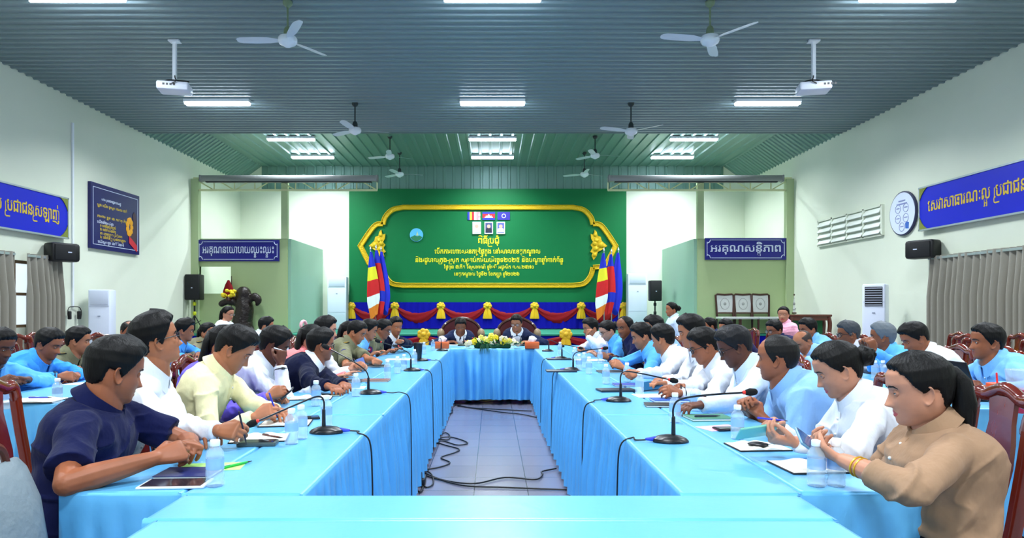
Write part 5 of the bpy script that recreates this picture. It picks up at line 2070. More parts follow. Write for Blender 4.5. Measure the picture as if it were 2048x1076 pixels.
who('in pink blouse with long hair standing by the carved chairs', (1567, 629, 9.4), yaw=215, hyaw=235, pitch=4, shirt=(246, 176, 200), sk='fair', sex='f', hair='long', stand=True, size=.95, sleeve='short')
who('in white blouse with hair tied up standing before the side partition', (1343, 619, 10.2), yaw=185, hyaw=184, pitch=4, shirt=(206, 222, 244), sk='tan', sex='f', hair='bun', stand=True, size=.94)

# pink scrunchie belongs to the coral blouse's hair: found through its thing
for r_, pel, bf, hd in PEOPLE:
    if 'scrunchie' in r_['label']:
        p = P(607, 650, 5.42)
        b = MB()
        b.tube([(p.x + .0 + .012 * math.cos(q), p.y + .03 * math.cos(q), p.z + .03 * math.sin(q)) for q in np.linspace(0, 2 * math.pi, 14)], .013, n=8)
        b.build('scrunchie', M('scrunchie_pink', (240, 180, 190), rough=.8), r_)

# big chairs of the two officials
for px, lab in ((921, 'large carved armchair behind the official nearer the officers'), (1035, 'large carved armchair behind the official with glasses')):
    p = P(px, 650, 10.35)
    t = thing('carved_armchair', lab, 'chair', (p.x, p.y, 0), 'carved armchairs at the head table')
    am = M('armchair_red', (70, 10, 16), rough=.35)
    gw = M('armchair_gilt', (150, 128, 98), rough=.4)
    b = MB()
    b.rbox((p.x, p.y - .1, .44), (.58, .52, .08), .03)
    b.build('seat', am, t)
    b = MB()
    n = 20
    pts = [(u, v) for u, v in [(-.26, .5), (-.30, .8), (-.27, 1.0), (-.14, 1.10), (0, 1.13), (.14, 1.10), (.27, 1.0), (.30, .8), (.26, .5)]]
    b.prism(pts, (p.x, p.y + .24, 0), (1, 0, 0), (0, 0, 1), .06)
    b.build('backrest', am, t)
    b = MB()
    b.tube(bez([(p.x + u, p.y + .20, v) for u, v in pts], 4), .028, n=8)
    b.build('back_frame', M('dark_carved_wood', (62, 30, 20)), t)
    for s in (-1, 1):
        b = MB()
        b.sphere((p.x + s * .31, p.y + .16, .90), .065, 8, s=(.9, 1, 1.2))
        b.build('finial', gw, t)
        b = MB()
        b.tube(bez([(p.x + s * .30, p.y + .2, .66), (p.x + s * .33, p.y - .05, .68), (p.x + s * .32, p.y - .25, .64)]), .028, n=8)
        b.build('armrest', gw, t)
        for y in (-.3, .2):
            b = MB()
            b.tube([(p.x + s * .25, p.y + y, .42), (p.x + s * .25, p.y + y, 0)], .03, n=8, round_ends=False)
            b.build('leg', M('dark_carved_wood', (62, 30, 20)), t)

# empty chairs between the outer tables and the windows
for k, (px, Y) in enumerate(((1868, 8.6), (1884, 7.9), (1912, 7.3), (2010, 7.0), (2046, 6.5), (1940, 8.6), (1988, 8.2), (1935, 5.35))):
    p = P(px, 660, Y)
    chair(p.x, p.y, 180 + (k % 3 - 1) * 8, 'empty hardwood chair %s before the grey curtain, round sign wall' % ('at the curtain end', 'second from the curtain end', 'third from the curtain end', 'beyond the laptop user', 'at the picture edge', 'in the last row, middle', 'in the last row, outer end', 'just behind the bowed white shirt')[k])
for k, (px, Y) in enumerate(((12, 6.6), (30, 6.0), (48, 7.2), (75, 7.9), (62, 6.4), (118, 8.4), (238, 8.2))):
    p = P(px, 660, Y)
    chair(p.x, p.y, (k % 3 - 1) * 9, 'empty hardwood chair %s, poster wall' % ('below the curtain edge', 'behind the cut off blue shirt', 'below the bright curtain gap', 'under the wall loudspeaker', 'right behind the bright blue shirt', 'below the hanging plugs', 'before the white air conditioner')[k])

# ================================================================ things on the tables
capm = M('bottle_cap_white', (235, 240, 246), rough=.35)
plas = M('clear_bottle_plastic', (214, 234, 248), rough=.06, alpha=.32, spec=.8)
labm = M('bottle_label_blue', (150, 190, 236), rough=.35, alpha=.75)


def bottle_proto():
    t = thing('water_bottle', 'small water bottle', 'bottle', (0, 0, 0), 'small water bottles')
    b = MB()
    b.lathe([(.024, 0), (.0275, .004), (.0275, .018), (.026, .022), (.0275, .027), (.0275, .050), (.0262, .054), (.0262, .088), (.0275, .092), (.0275, .097), (.023, .110), (.0125, .122), (.0115, .128)], n=20)
    b.build('bottle_body', plas, t)
    b = MB()
    b.lathe([(.0268, .054), (.0268, .088)], n=20, cap=False)
    b.build('bottle_label', labm, t)
    b = MB()
    b.lathe([(.0145, .124), (.0150, .126), (.0150, .140), (.0135, .1425)], n=16)
    b.build('cap', capm, t)
    return t


BT = bottle_proto()
BL = [(430, 972, 'beside the navy notebook and green paper'), (583, 888, 'in front of the cream shirt, nearer the camera'), (602, 878, 'just behind another bottle by the cream shirt'), (653, 852, 'behind the nearest goose neck microphone'), (632, 812, 'by the white shirt hand with an open notebook'),
      (712, 793, 'beside the second goose neck microphone'), (775, 757, 'first of three before the khaki officer'), (795, 747, 'second of three before the khaki officer'), (808, 741, 'third of three before the khaki officer'), (829, 728, 'beside the black tumbler'),
      (848, 708, 'on the head end corner, nearer the tumbler'), (866, 701, 'by the tissue box on the head end corner'), (1633, 972, 'before the beige blouse, nearer the aisle'), (1672, 972, 'before the beige blouse, touching her wrist side'), (1475, 878, 'by the white blouse with the hair bun'),
      (1391, 822, 'before the pale shirt and glasses'), (1350, 845, 'beside the green notebook'), (1212, 768, 'by the folded hands of the sky blue shirt'), (1254, 764, 'in front of the averted white shirt'), (1158, 741, 'first of three clustered by a microphone'), (1168, 736, 'second of three clustered by a microphone'),
      (1178, 748, 'front one of three clustered by a microphone'), (1200, 727, 'by the navy shirt with receding hair'), (1149, 722, 'before the sky blue blouse'), (1120, 708, 'on the head end corner by the white shirt'), (1279, 790, 'half behind the second microphone base'),
      (1750, 758, 'first of two on the outer table by grey hair'), (1766, 758, 'second of two on the outer table by grey hair'), (115, 806, 'on the outer table before the bright blue shirt'), (14, 818, 'at the end of the outer table by the phone'), (575, 700, 'far away on the outer table by the stage front')]
for k, (x, y, w_) in enumerate(BL):
    p = PZ(x, y, TZ)
    lab = 'small water bottle with white cap ' + w_
    if k == 0:
        BT.location = (p.x, p.y, TZ)
        BT['label'] = lab
    else:
        dup(BT, (p.x, p.y, TZ), k * 1.3, lab)

micm = M('microphone_black', (16, 18, 24), rough=.35)
redr = M('microphone_red_ring', (220, 40, 30), rough=.4)
rub = M('black_rubber', (12, 12, 14), rough=.5)


def mic(label, bx, by, hx, hy, dY=0.0, side=-1, bend=.13, cord=True, s=1.0, plug=True):
    p = PZ(bx, by, TZ)
    h = P(hx, hy, p.y + dY)
    t = thing('goose_neck_microphone', label, 'microphone', (p.x, p.y, TZ), 'goose neck table microphones')
    a = -side
    b = MB()
    rings = []
    for z, k in ((0, .96), (.006, 1), (.016, .92), (.026, .62), (.031, .25)):
        rings.append([(p.x + (.075 * math.cos(q) - .012 * (z / .03)) * k * s * -side * -1, p.y + .05 * k * s * math.sin(q), TZ + z * s) for q in np.linspace(0, 2 * math.pi, 24, endpoint=False)])
    b.loft(rings)
    b.build('base', micm, t)
    x0 = p.x - side * -.01
    b = MB()
    b.tube([(x0, p.y, TZ + .015), (x0, p.y, TZ + .10 * s)], [.0095 * s, .0075 * s], n=8)
    b.build('collar', micm, t)
    b = MB()
    hd = V(h.x - x0, h.y - p.y, 0)
    pts = bez([(x0, p.y, TZ + .08 * s), (x0, p.y, TZ + bend * s), (x0 + hd[0] * .10, p.y + hd[1] * .1, TZ + bend * s + (h.z - TZ - bend * s) * .10 + .028), (x0 + hd[0] * .45, p.y + hd[1] * .45, TZ + bend * s + (h.z - TZ - bend * s) * .47 + .022), tuple(h)], 8)
    b.tube(pts, .0042 * s, n=7)
    b.build('goose_neck', micm, t)
    d = unit(V(*h) - pts[-4])
    b = MB()
    b.tube([V(*h), V(*h) + d * .014], .0085, n=10, m=0)
    b.build('red_ring', redr, t)
    b = MB()
    b.tube([V(*h) + d * .014, V(*h) + d * .024, V(*h) + d * .042], [.013, .0165, .014], n=12)
    b.build('foam_head', M('foam_black', (10, 10, 12), rough=.95), t)
    if cord:
        ex = .555 if p.x > 0 else -.555
        e = 1 if p.x < 0 else -1
        b = MB()
        rnd = random.Random(int(bx))
        yy = p.y + rnd.uniform(-.05, .08)
        cp = [(p.x + e * .07, p.y, TZ + .012), (p.x + e * .14, p.y + .01, TZ + .006), (ex - e * .03, yy, TZ + .007), (ex + e * .022, yy, TZ - .03), (ex + e * .034, yy, TZ - .2), (ex + e * .04, yy - .03, .35), (ex + e * .045, yy - .05, .08)]
        b.tube(bez(cp, 6), .0035, n=6)
        b.build('cord', rub, t)
        if plug:
            b = MB()
            b.tube([(p.x + e * .065, p.y, TZ + .013), (p.x + e * .10, p.y, TZ + .012)], [.011, .006], n=8)
            b.build('plug', M('plug_blue', (40, 60, 190), rough=.4), t)


mic('goose neck microphone nearest the camera bending over the cream shirt notebook', 652, 866, 516, 842, .0, -1, .14)
mic('goose neck microphone beside the navy jacket', 740, 788, 660, 698, .0, -1, .11)
mic('goose neck microphone pointing at the first khaki officer', 824, 742, 762, 684, .0, -1, .12)
mic('goose neck microphone by the black tumbler', 842, 722, 797, 692, .0, -1, .12)
mic('goose neck microphone on the head end corner by the tissue box', 884, 702, 850, 686, .1, -1, .14, cord=False)
mic('goose neck microphone nearest the camera pointing at the light blue short sleeves', 1342, 884, 1488, 785, .0, 1, .14)
mic('goose neck microphone before the white shirt with a black watch', 1238, 803, 1338, 759, .0, 1, .15)
mic('goose neck microphone beside the cluster of water bottles', 1144, 741, 1204, 697, .0, 1, .12)
mic('goose neck microphone beyond the cluster of water bottles', 1122, 718, 1156, 695, .0, 1, .12)
mic('goose neck microphone on the head end corner, round sign side', 1096, 703, 1122, 690, .1, 1, .12, cord=False)
mic('thin goose neck microphone before the first official', 926, 692, 945, 676, .1, 1, .12, cord=False)
mic('thin goose neck microphone before the official with glasses', 1042, 692, 1020, 676, .1, -1, .12, cord=False)


def slab(name, label, cat, px, py, w_, d_, h_, deg, col, z=TZ, cover=None, grp=None, rough=.5, pages=False):
    p = PZ(px, py, z)
    t = thing(name, label, cat, (p.x, p.y, z), grp)
    rot = Matrix.Rotation(R(deg), 3, 'Z')
    b = MB()
    if pages:
        b.box((p.x, p.y, z + h_ / 2), (w_ - .006, d_ - .006, h_ - .004), rot=rot)
        b.build('pages', M('paper_white', (240, 238, 228), rough=.8), t, smooth=False)
        for zz in (z + .0015, z + h_ - .0015):
            b = MB()
            b.rbox((p.x, p.y, zz), (w_, d_, .003), .001, rot=rot)
            b.build('cover', M('cover_%d_%d_%d' % col, col, rough=rough), t)
    else:
        b.rbox((p.x, p.y, z + h_ / 2), (w_, d_, h_), min(.004, h_ * .4), rot=rot)
        b.build('casing', M('cover_%d_%d_%d' % col, col, rough=rough), t)
        if cover:
            b = MB()
            b.box((p.x, p.y, z + h_ + .0005), (w_ * .9, d_ * .88, .001), rot=rot)
            b.build('screen', M('screen_%d_%d_%d' % cover, cover, rough=.08), t, smooth=False)
    return t


def open_book(label, px, py, deg, w_=.15, d_=.2, cov=(20, 20, 24)):
    p = PZ(px, py, TZ)
    t = thing('open_notebook', label, 'notebook', (p.x, p.y, TZ), 'open notebooks')
    rot = Matrix.Rotation(R(deg), 3, 'Z')
    b = MB()
    b.rbox((p.x, p.y, TZ + .003), (2 * w_ + .01, d_ + .01, .005), .002, rot=rot)
    b.build('cover', M('cover_%d_%d_%d' % cov, cov, rough=.5), t)
    for s in (-1, 1):
        b = MB()
        rows = []
        for u in np.linspace(0, 1, 7):
            x = s * w_ * u
            z = TZ + .006 + .010 * math.sin(math.pi * min(1, u * 1.6 + .05)) * (1 - u * .7)
            rows.append([tuple(np.array((p.x, p.y, 0)) + np.array(rot @ Vector((x, y, 0))) + V(0, 0, z)) for y in (-d_ / 2, d_ / 2)])
        lowr = [[(q[0], q[1], TZ + .0056) for q in r] for r in rows]
        b.loft([[r[0], r[1], l[1], l[0]] for r, l in zip(rows, lowr)])
        b.build('page', M('paper_white', (240, 238, 228), rough=.8), t)


def pen(label, px, py, deg, col, z=TZ + .006, elev=0):
    p = PZ(px, py, z)
    t = thing('pen', label, 'pen', (p.x, p.y, z), None)
    d = V(math.cos(R(deg)) * math.cos(R(elev)), math.sin(R(deg)) * math.cos(R(elev)), math.sin(R(elev)))
    c = V(*p)
    b = MB()
    b.tube([c - d * .055, c + d * .05], .0045, n=8)
    b.build('barrel', M('pen_%d_%d_%d' % col, col, rough=.3), t)
    b = MB()
    b.tube([c + d * .05, c + d * .072], [.0042, .0012], n=8)
    b.build('tip', M('pen_tip', (40, 40, 46), rough=.4), t)
    b = MB()
    b.tube([c - d * .055 + V(0, 0, .006), c - d * .02 + V(0, 0, .006)], .0015, n=5)
    b.build('clip', alum, t)
    return t


def held_pen(label, arm, col, tilt=(.0, .0, 1), ln=.06):
    ar = A[arm[0]][arm[1]]
    c = ar['wr'] + ar['f'] * .095 + ar['n'] * .012 + ar['th'] * .025
    d = unit(V(*tilt))
    t = thing('pen', label, 'pen', tuple(c), None)
    b = MB()
    b.tube([c - d * .05, c + d * ln], .004, n=8)
    b.build('barrel', M('pen_%d_%d_%d' % col, col, rough=.3), t)
    b = MB()
    b.tube([c - d * .05, c - d * .07], [.0038, .001], n=8)
    b.build('tip', M('pen_tip', (40, 40, 46), rough=.4), t)


def held_phone(label, pos, ax, up, col, scr, size=(.075, .155, .009)):
    ax, up = unit(V(*ax)), V(*up)
    up = unit(up - ax * np.dot(up, ax))
    nn = np.cross(ax, up)
    rot = Matrix((tuple(ax), tuple(up), tuple(nn))).transposed()
    t = thing('phone', label, 'phone', tuple(pos), None)
    b = MB()
    b.rbox(pos, size, .004, rot=rot)
    b.build('casing', M('cover_%d_%d_%d' % col, col, rough=.3), t)
    b = MB()
    b.box(V(*pos) + nn * (size[2] / 2 + .0005), (size[0] * .9, size[1] * .93, .001), rot=rot)
    b.build('screen', M('screen_%d_%d_%d' % scr, scr, rough=.08), t, smooth=False)


# poster side table
slab('tablet', 'tablet with dark screen at the near table corner', 'tablet', 352, 970, .20, .105, .008, 4, (225, 228, 232), cover=(44, 36, 44), rough=.3)
slab('notebook', 'dark navy notebook lying between tablet and green paper', 'notebook', 378, 950, .18, .13, .012, 2, (24, 34, 92), pages=True)
slab('paper_sheet', 'bright green sheet of paper behind the navy notebook', 'paper', 424, 934, .21, .12, .0015, 8, (180, 235, 130))
pen('green pen lying on the edge of the green paper', 470, 930, 60, (30, 170, 70))
held_pen('blue and white pen between the clasped hands of the navy shirt', ('L1', 'L'), (50, 70, 190), (-.5, -.8, .3))
held_pen('dark pen upright in the hand of the white shirt with glasses', ('L2', 'R'), (20, 24, 50), (-.25, .05, 1))
open_book('open notebook under the writing hand of the white shirt', 520, 878, 12, .11, .16)
slab('phone', 'grey phone lying on black case edge before the open notebook', 'phone', 516, 890, .15, .075, .016, 6, (70, 84, 84), cover=(30, 36, 40), rough=.3)
pen('brown pen resting on the open notebook of the white shirt', 543, 872, -35, (90, 40, 30), z=TZ + .024)
open_book('open notebook under the hands of the cream shirt', 572, 848, 8, .11, .16)
held_pen('blue pen in the writing hand of the cream shirt', ('L3', 'R'), (40, 60, 180), (-.35, 0, 1))
held_phone('dark phone held up by the purple blouse', P(575, 786, 3.84), (.75, .15, .65), (-.1, 1, .1), (20, 20, 28), (40, 40, 60))
slab('phone', 'black phone lying before the purple blouse', 'phone', 612, 838, .13, .07, .010, 20, (22, 22, 28), cover=(16, 18, 26), rough=.25)
held_pen('white pen held at the face of the white shirt', ('L5', 'R'), (230, 235, 245), (-.5, -.8, .3), .03)
open_book('open notebook before the person holding a pen to the face', 622, 797, 8, .12, .16)
slab('phone', 'grey phone beside the open notebook before the navy jacket', 'phone', 660, 792, .12, .07, .009, 10, (130, 140, 120), cover=(60, 66, 60), rough=.3)
slab('paper_sheet', 'white paper with dark folder edge before the navy jacket', 'paper', 695, 776, .24, .14, .004, 4, (236, 238, 242))
slab('notebook', 'dark notebook under the hands of the coral blouse', 'notebook', 690, 763, .26, .16, .010, 4, (30, 34, 48), pages=True)
slab('notebook', 'brown notebook before the tall white shirt', 'notebook', 752, 762, .2, .15, .012, 0, (120, 80, 70), pages=True)
slab('notebook', 'dark notebook under the khaki officer hands', 'notebook', 745, 733, .3, .17, .012, 0, (26, 26, 34), pages=True)
slab('paper_sheet', 'white paper before the second khaki officer', 'paper', 800, 719, .3, .2, .004, 0, (226, 234, 240))
held_phone('phone in the hand of the first khaki officer', P(722, 724, 6.35), (.9, .2, .3), (-.2, .9, .4), (24, 24, 34), (90, 110, 170))
p = PZ(836, 722, TZ)
t = thing('tumbler', 'tall black tumbler beside the small microphone on the far table', 'tumbler', (p.x, p.y, TZ))
b = MB()
b.lathe([(.034, 0), (.036, .004), (.046, .17), (.046, .175)], (p.x, p.y, TZ), 20)
b.build('body', M('tumbler_black', (22, 26, 32), rough=.3), t)
b = MB()
b.lathe([(.048, .17), (.048, .185), (.04, .19)], (p.x, p.y, TZ), 20)
b.build('lid', micm, t)

# head table
for px, lab in ((884, 'orange tissue box on the head table near the officers'), (1064, 'orange tissue box on the head table beside the official with glasses')):
    p = PZ(px, 697, TZ)
    t = thing('tissue_box', lab, 'tissue box', (p.x, p.y, TZ), 'tissue boxes')
    b = MB()
    b.rbox((p.x, p.y, TZ + .045), (.19, .11, .09), .008)
    b.build('box', M('tissue_box_orange', (206, 92, 40), rough=.45), t)
    b = MB()
    rings = [[(p.x + r_ * math.cos(q) * (1 + .35 * math.sin(3 * q + z * 60)), p.y + r_ * .6 * math.sin(q), TZ + z) for q in np.linspace(0, 2 * math.pi, 16, endpoint=False)] for z, r_ in ((.088, .03), (.11, .045), (.135, .05), (.16, .03), (.17, .008))]
    b.loft(rings)
    b.build('tissue', M('tissue_white', (245, 246, 250), rough=.9), t)
for px, lab in ((908, 'white paper before the first official'), (1012, 'white paper before the official with glasses')):
    slab('paper_sheet', lab, 'paper', px, 690, .3, .21, .004, 0, (240, 242, 246))
t = thing('flower_arrangement', 'long arrangement of yellow and white flowers on the head table edge', 'flowers', (0, 9.25, TZ))
b = MB()
b.rbox((.0, 9.28, TZ + .03), (.5, .12, .06), .02)
b.build('tray', M('leaf_dark', (24, 84, 48), rough=.6), t)
rnd = random.Random(12)
cols = [M('petal_yellow', (240, 215, 40), rough=.6), M('petal_cream', (244, 234, 200), rough=.6), M('petal_pale_yellow', (245, 230, 110), rough=.6)]
for k in range(38):
    u = rnd.uniform(-1, 1)
    x = u * .35
    z = TZ + .05 + .12 * (1 - u * u) * rnd.uniform(.3, 1)
    y = 9.25 + rnd.uniform(-.10, .10)
    r_ = rnd.uniform(.026, .042)
    b = MB()
    b.sphere((x, y, z), r_ * .6, 5)
    for j in range(6):
        a = j * math.pi / 3 + k
        b.sphere((x + r_ * .6 * math.cos(a), y - .008, z + r_ * .6 * math.sin(a)), r_ * .5, 4, s=(1, .7, 1))
    b.build('flower', cols[k % 3], t)
lm_ = M('leaf_green', (58, 132, 40), rough=.6)
ld_ = M('leaf_dark', (24, 84, 48), rough=.6)
for k in range(44):
    u = rnd.uniform(-1, 1)
    x = u * .40
    a = rnd.uniform(0, 2 * math.pi)
    c = V(x, 9.18 + rnd.uniform(-.05, .1), TZ + .03 + .04 * rnd.random())
    d = unit(V(u * .8 + .4 * math.cos(a), -.5 + .5 * math.sin(a), .25))
    s_ = unit(np.cross(d, V(0, 0, 1)))
    ln = rnd.uniform(.07, .13)
    up_ = np.cross(s_, d)
    b = MB()
    b.loft([[c + d * ln * q + s_ * wd, c + d * ln * q + up_ * .004, c + d * ln * q - s_ * wd, c + d * ln * q - up_ * .002] for q, wd in ((0, .004), (.35, .02), (.7, .015), (1, .002))])
    b.build('leaf', lm_ if k % 2 else ld_, t)
b = MB()
for k in range(26):
    a = rnd.uniform(R(200), R(340))
    ln = rnd.uniform(.08, .15)
    c = V(-.10, 9.135, TZ + .045)
    b.tube([c, c + V(math.cos(a) * ln * .6, -.05, .02), c + V(math.cos(a) * ln, -.07, math.sin(a) * ln)], [.004, .004, .001], n=4)
b.build('fern', ld_, t)

# round sign side table
slab('notebook', 'green notebook with a dark pen on it before the light blue short sleeves', 'notebook', 1416, 838, .21, .15, .014, 4, (70, 128, 104), pages=True)
pen('dark pen lying on the green notebook', 1412, 832, 6, (20, 30, 60), z=TZ + .02)
slab('paper_sheet', 'pink paper sheet under the phone', 'paper', 1440, 856, .18, .12, .0015, 20, (246, 170, 200))
slab('phone', 'dark phone lying on the pink paper', 'phone', 1460, 859, .14, .07, .009, 8, (34, 22, 32), z=TZ + .002, cover=(24, 20, 34), rough=.25)
held_phone('pale green phone held by the white blouse', P(1514, 863, 2.52), (.97, .1, .12), (-.1, .7, -.6), (120, 186, 168), (120, 186, 168), (.15, .078, .009))
held_pen('blue pen in the hand of the white blouse with the bun', ('R2', 'R'), (40, 50, 190), (-1, -.1, .12))
held_phone('clear cased phone held by the beige blouse', P(1612, 882, 2.2), (.8, .0, -.6), (-.1, .85, .5), (110, 150, 170), (50, 90, 140), (.066, .11, .009))
open_book('open notebook under the hands of the beige blouse', 1640, 935, 4, .14, .18)
open_book('open notebook under the hands of the white blouse with the bun', 1515, 895, 4, .10, .15)
p = PZ(1516, 893, TZ + .01)
t = thing('car_key', 'black car key fob before the white blouse with the bun', 'key', (p.x, p.y, TZ + .01))
b = MB()
b.sphere((p.x, p.y, TZ + .019), .018, 8, s=(2.2, 1.2, .55), rot=Matrix.Rotation(R(-20), 3, 'Z'))
b.build('fob', micm, t)
b = MB()
b.tube([(p.x + .05 + .012 * math.cos(q), p.y - .01 + .012 * math.sin(q), TZ + .02) for q in np.linspace(0, 2 * math.pi, 14)], .0018, n=5)
b.build('ring', alum, t)
slab('notebook', 'blue notebook before the pale shirt and glasses', 'notebook', 1338, 803, .2, .13, .016, 2, (40, 84, 170), pages=True)
slab('notebook', 'dark notebook with cream pages under the blue notebook', 'notebook', 1326, 812, .2, .13, .012, -6, (30, 28, 26), pages=True)
slab('tablet', 'black tablet case lying before the averted white shirt', 'tablet', 1232, 782, .24, .14, .014, 8, (24, 34, 48), rough=.4)
slab('paper_sheet', 'white paper beside the black watch', 'paper', 1308, 792, .24, .16, .004, 6, (238, 238, 234))
held_phone('dark blue phone in the hands of the taller white shirt', P(1302, 772, 4.5), (.95, .1, .1), (0, .8, .6), (24, 40, 60), (40, 90, 130), (.16, .08, .009))
slab('notebook', 'navy notebook by the averted white shirt', 'notebook', 1258, 771, .22, .14, .012, 0, (44, 64, 150), pages=True)
slab('tablet', 'black tablet under the third microphone', 'tablet', 1122, 743, .26, .16, .012, 0, (20, 28, 48), rough=.35)
slab('tablet', 'black tablet under the fourth microphone', 'tablet', 1118, 719, .26, .18, .012, 0, (20, 28, 48), rough=.35)
slab('paper_sheet', 'white papers before the navy shirt', 'paper', 1180, 721, .3, .2, .006, 0, (236, 234, 226))
slab('notebook', 'dark notebook under the sky blue shirt hands', 'notebook', 1225, 744, .26, .16, .010, 0, (34, 34, 44), pages=True)
ar = A['R5']['L']
for nm, key, s_, col, lab in (('wrist_watch', ('R5', 'L'), .02, (14, 14, 16), 'black wrist watch on the white shirt with dark glasses'), ('bracelet', ('R1', 'L'), .05, (226, 180, 60), 'gold bangle on the wrist of the beige blouse'), ('bracelet', ('R2', 'L'), .02, (226, 60, 40), 'red band on the wrist of the white blouse'), ('wrist_watch', ('L5', 'R'), .03, (14, 14, 16), 'black wrist strap on the white shirt holding a pen'), ('wrist_watch', ('O2', 'R'), .02, (20, 20, 24), 'dark wrist watch on the bright blue shirt')):
    ar = A[key[0]][key[1]]
    E_, W_ = ar['E'], ar['wr']
    d = unit(W_ - E_)
    c = W_ - d * s_
    s1 = unit(np.cross(d, V(0, 0, 1)))
    s2 = np.cross(s1, d)
    t = thing(nm, lab, nm.replace('_', ' '), tuple(c), None)
    rr = (.031, .029) if nm == 'bracelet' else (.034, .032)
    for k in range(2 if col[0] == 226 and col[1] == 180 else 1):
        cc = c - d * .014 * k
        b = MB()
        b.tube([cc + s1 * rr[0] * math.cos(q) + s2 * rr[1] * math.sin(q) for q in np.linspace(0, 2 * math.pi, 20)], .0028 if nm == 'bracelet' and col[1] == 180 else .006, n=6)
        b.build('band', M('band_%d_%d_%d' % col, col, rough=.35, metal=.6 if col[1] == 180 else 0), t)
    if nm == 'wrist_watch':
        b = MB()
        b.sphere(c + s2 * .034, .017, 8, s=(1, 1, .5))
        b.build('dial', M('watch_dial', (30, 32, 36), rough=.15), t)

# outer tables
p = PZ(1938, 797, TZ)
t = thing('laptop', 'open black laptop seen from behind on the outer table', 'laptop', (p.x, p.y, TZ))
b = MB()
b.rbox((p.x + .06, p.y + .02, TZ + .009), (.24, .34, .018), .006)
b.build('keyboard_base', M('laptop_black', (20, 20, 26), rough=.4), t)
b = MB()
b.rbox((p.x - .085, p.y + .02, TZ + .12), (.010, .34, .23), .004, rot=Matrix.Rotation(R(-18), 3, 'Y'))
b.build('lid', M('laptop_black', (20, 20, 26), rough=.4), t)
p = PZ(1995, 808, TZ)
t = thing('iced_coffee_cup', 'iced coffee cup with orange lid and straw on the outer table', 'cup', (p.x, p.y, TZ))
b = MB()
b.lathe([(.038, 0), (.04, .004), (.047, .06)], (p.x, p.y, TZ), 20)
b.build('drink', M('coffee', (60, 34, 22), rough=.15), t)
b = MB()
b.lathe([(.047, .058), (.050, .09), (.05, .094)], (p.x, p.y, TZ), 20)
b.build('cup_wall', M('cup_clear', (226, 234, 240), rough=.1, alpha=.3), t)
b = MB()
b.lathe([(.055, .092), (.055, .118), (.048, .12)], (p.x, p.y, TZ), 20)
b.build('lid', M('lid_orange', (240, 84, 40), rough=.35), t)
b = MB()
b.tube([(p.x, p.y, TZ + .1), (p.x - .005, p.y, TZ + .175)], .005, n=6)
b.build('straw', M('straw_red', (226, 50, 60), rough=.4), t)
p = PZ(2040, 825, TZ)
t = thing('fruit_drink_cup', 'tall plastic cup of pink drink beside the iced coffee', 'cup', (p.x, p.y, TZ))
b = MB()
b.lathe([(.045, 0), (.048, .004), (.056, .125)], (p.x, p.y, TZ), 24)
b.build('drink', M('pink_drink', (190, 60, 100), rough=.15), t)
b = MB()
b.lathe([(.0562, .122), (.066, .225), (.064, .226)], (p.x, p.y, TZ), 24)
b.build('cup_wall', M('cup_clear', (226, 234, 240), rough=.1, alpha=.3), t)
b = MB()
b.sphere((p.x + .03, p.y - .055, TZ + .13), .02, 6)
b.build('fruit_slice', M('lid_orange', (240, 84, 40)), t)
open_book('large open notebook on the outer table before the bright blue shirt', 68, 802, 6, .15, .2)
pen('blue pen on the open notebook before the bright blue shirt', 78, 795, 5, (50, 60, 170), z=TZ + .02)
held_phone('black phone in the hand of the cut off blue shirt', P(8, 772, 4.3), (.7, 0, .5), (0, 1, .2), (16, 16, 22), (30, 34, 50))
slab('paper_sheet', 'small white paper on the outer table before the khaki officer', 'paper', 165, 768, .2, .15, .004, 0, (236, 238, 244))

# bag on the near chair
t = thing('tote_bag', 'grey tote bag with brown handles at the near picture corner', 'bag', (-1.40, 1.80, .42))
b = MB()
rings = []
for z, wx, wy in ((.42, .13, .17), (.44, .15, .19), (.60, .16, .20), (.75, .13, .195), (.84, .08, .19), (.865, .05, .185)):
    rings.append([(-1.40 + np.sign(math.cos(q)) * abs(math.cos(q)) ** .6 * wx * (1 + .04 * math.sin(7 * q)), 1.80 + np.sign(math.sin(q)) * abs(math.sin(q)) ** .6 * wy, z + .012 * math.sin(3 * q)) for q in np.linspace(0, 2 * math.pi, 36, endpoint=False)])
b.loft(rings)
b.build('bag_body', M('bag_grey', (112, 126, 134), rough=.6, bump=(30, .5, .01)), t)
for s in (-1, 1):
    b = MB()
    b.tube(bez([(-1.40 + s * .04, 1.68, .84), (-1.40 + s * .05, 1.72, .92), (-1.40 + s * .05, 1.86, .92), (-1.40 + s * .04, 1.92, .84)]), .011, n=7)
    b.build('handle', M('handle_brown', (96, 44, 28), rough=.4), t)

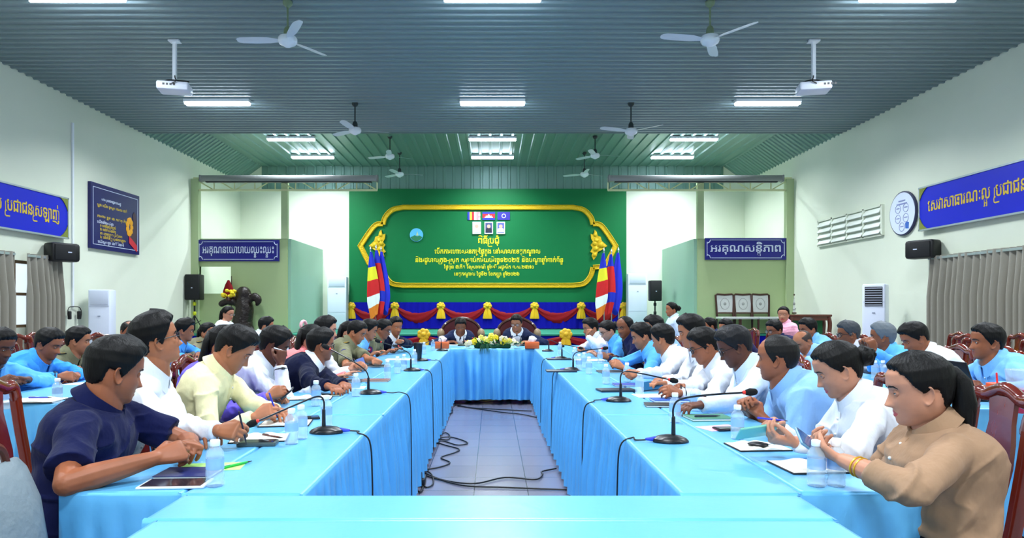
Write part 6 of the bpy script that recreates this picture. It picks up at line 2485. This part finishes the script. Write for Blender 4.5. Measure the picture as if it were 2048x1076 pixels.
# cables in the aisle
cab = [[(832, 905), (870, 880), (900, 874), (935, 885), (915, 890), (880, 882), (846, 905)], [(846, 950), (880, 960), (930, 972), (1000, 975), (1080, 978), (1132, 980)], [(846, 946), (890, 962), (950, 968), (1010, 956), (1070, 960), (1085, 950), (1084, 944), (1112, 938)],
       [(908, 808), (940, 815), (985, 818), (1063, 822)], [(908, 812), (935, 806), (980, 800), (1060, 797)], [(880, 850), (888, 835), (904, 826), (905, 818)], [(846, 940), (880, 934), (900, 925), (882, 915), (910, 905), (918, 898), (890, 890), (872, 884)],
       [(841, 960), (852, 975), (866, 968), (864, 950), (850, 940)], [(826, 975), (840, 985), (846, 975), (838, 968)], [(915, 812), (1000, 824), (1040, 828), (1075, 835)], [(866, 876), (890, 866), (900, 872), (895, 880), (875, 878)]]
nm = ['looped in a small coil by the poster side skirt', 'running straight across the aisle before the camera', 'wavy, crossing the aisle behind the straight one', 'crossing the far aisle end, nearer strand', 'crossing the far aisle end along the head table cloth', 'curling along the far poster side skirt', 'zigzag from the coil to the power box',
      'short loop round the power box', 'short loose end before the power box', 'slanting across the far aisle to the other skirt', 'second turn of the small coil']
for k, pts in enumerate(cab):
    q = [PZ(x, y, .008) for x, y in pts]
    q = [V(max(-.58, min(.58, p.x)), p.y, .008 + .002 * (k % 3)) for p in q]
    o = MB()
    o.tube(bez(q, 7), .006, n=6)
    o = o.build('floor_cable', rub, None, loc=tuple(q[0]))
    tag(o, 'black cable on the aisle floor ' + nm[k], 'cable', 'black cables on the aisle floor')
p = PZ(841, 962, .03)
t = thing('power_box', 'black power box with plugs at the foot of the poster side skirt', 'power box', (p.x, p.y, 0))
b = MB()
b.rbox((p.x, p.y, .03), (.075, .13, .06), .01)
b.build('housing', micm, t)
for k in range(3):
    b = MB()
    b.rbox((p.x, p.y - .04 + .04 * k, .08), (.035, .028, .05), .008)
    b.build('plug', M('plug_grey', (60, 66, 74), rough=.4), t)
b = MB()
b.tube(bez([(p.x, p.y, .1), (p.x - .01, p.y + .02, .2), (p.x - .02, p.y + .05, .3)]), .006, n=6)
b.build('lead', rub, t)
